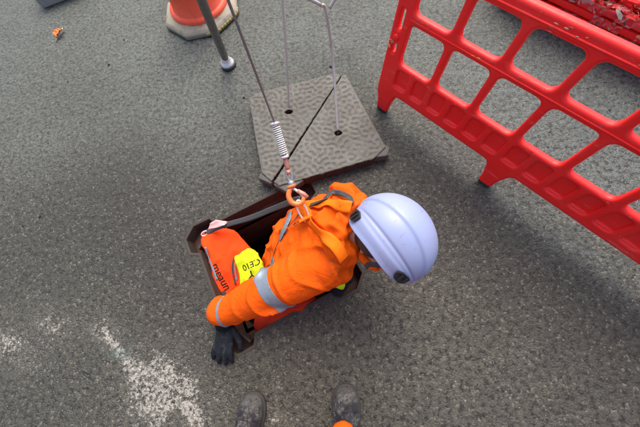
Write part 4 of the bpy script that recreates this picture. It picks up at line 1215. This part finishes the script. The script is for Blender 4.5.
# right hem falls over the instep of the boot
hem = at(343, 424, .125)
ellipsoid(bm, hem + Vector((0, -.035, -.005)), (.048, .045, .035)); ellipsoid(bm, hem + Vector((0, -.07, .03)), (.062, .055, .06))
chain(bm, [HL, HRr], [.11, .11], .3)
tr = remesh('trousers', bm, 'jacket', ph, .01, 5)
bm = bmesh.new()
chain(bm, [(-.205, -.67, .90), (-.205, -.67, 1.15), (-.205, -.63, 1.33)], [.165, .155, .13], .25); chain(bm, [(-.385, -.63, 1.36), (-.025, -.63, 1.36)], [.075, .075], .3)
for sx in (-1, 1): chain(bm, [(-.205 + sx * .19, -.63, 1.36), (-.205 + sx * .24, -.53, 1.12), (-.13 + sx * .11, -.31, 1.27)], [.075, .062, .045], .3)
remesh('work_jacket', bm, 'jacket', ph, .012, 5)
bm = bmesh.new(); ellipsoid(bm, Vector((-.205, -.56, 1.66)), (.10, .13, .09)); from_bm('cap', bm, 'helmet', ph)

# ------------------------------------------------------------------ small things on the ground
blk = empty('concrete_block', at(55, -8), 'grey rectangular block lying at the far left corner of the road', 'block')
q = [at(44, 9.5, 0), at(76, -3, 0)]; d = (q[1] - q[0]).normalized(); s_ = Vector((-d.y, d.x, 0))
bm = bmesh.new(); Mb = Matrix((d, s_, Vector((0, 0, 1)))).transposed().to_4x4(); Mb.translation = q[0] + d * .19 + s_ * .15 + Vector((0, 0, .06))
bmesh.ops.create_cube(bm, size=1, matrix=Mb @ Matrix.Diagonal((.38, .30, .12, 1)))
o = from_bm('block_body', bm, 'block', blk, False); bake(o, [('BEVEL', dict(width=.012, segments=3)), ])
bm = bmesh.new(); Mb.translation = q[0] + d * .19 + s_ * .15 + Vector((0, 0, .125)); bmesh.ops.create_cube(bm, size=1, matrix=Mb @ Matrix.Diagonal((.16, .06, .03, 1)))
o = from_bm('socket', bm, 'rubber', blk, False); bake(o, [('BEVEL', dict(width=.006, segments=2))])

lf = empty('leaf', at(60, 36), 'curled orange autumn leaf on bare asphalt at the far left', 'leaf')
P0, P1 = at(56, 41.5, .004), at(64, 29.5, .004); d = (P1 - P0); s_ = Vector((-d.y, d.x, 0)).normalized()
bm = bmesh.new(); rows = []
for i in range(13):
    t = i / 12; wd = .026 * math.sin(math.pi * t) ** .7 * (1 + .35 * math.sin(i * 2.4))
    rows.append([bm.verts.new(P0.lerp(P1, .2 + .7 * t) + s_ * wd * k + Vector((0, 0, .012 + .020 * abs(k) * math.sin(t * 3) + .006 * math.sin(i * 1.7 + k * 3)))) for k in (-1, -.5, 0, .5, 1)])
for A, B in zip(rows, rows[1:]):
    for j in range(4): bm.faces.new((A[j], A[j + 1], B[j + 1], B[j]))
o = from_bm('blade', bm, 'leaf', lf); bake(o, [('SOLIDIFY', dict(thickness=.001))])
tube('stem', [P0, P0.lerp(P1, .5) + Vector((0, 0, .013)), P1 + Vector((0, 0, .01))], .0035, 'leaf_stem', lf, 6)

# loose dark grit and chips of stone, joined as one
bm = bmesh.new(); rg = random.Random(8)
def pebble(p, r):
    M4 = Matrix.Translation(p + Vector((0, 0, r * .3))) @ Matrix.Rotation(rg.uniform(0, 6), 4, 'Z') @ Matrix.Diagonal((r * rg.uniform(.7, 1.3), r * rg.uniform(.6, 1), r * .6, 1))
    bmesh.ops.create_icosphere(bm, subdivisions=1, radius=1, matrix=M4)
for x, y, r in ((40, 217, .008), (23, 226, .006), (109, 65, .010), (124, 40, .008), (68, 82, .006), (244, 98, .011), (331, 67, .010), (336, 75, .008)): pebble(at(x, y), r)
for i in range(420):
    p = Vector((rg.uniform(-1.9, 1.6), rg.uniform(-.5, 2.0), 0)); u, v = p.dot(E1), p.dot(E2)
    if U0 - .08 < u < U1 + .08 and V0 - .08 < v < V1 + .08: continue
    pebble(p, rg.uniform(.002, .0045))
gr = from_bm('grit', bm, 'debris', None, False); tag(gr, 'loose dark grit scattered over the asphalt', 'grit', kind='stuff')
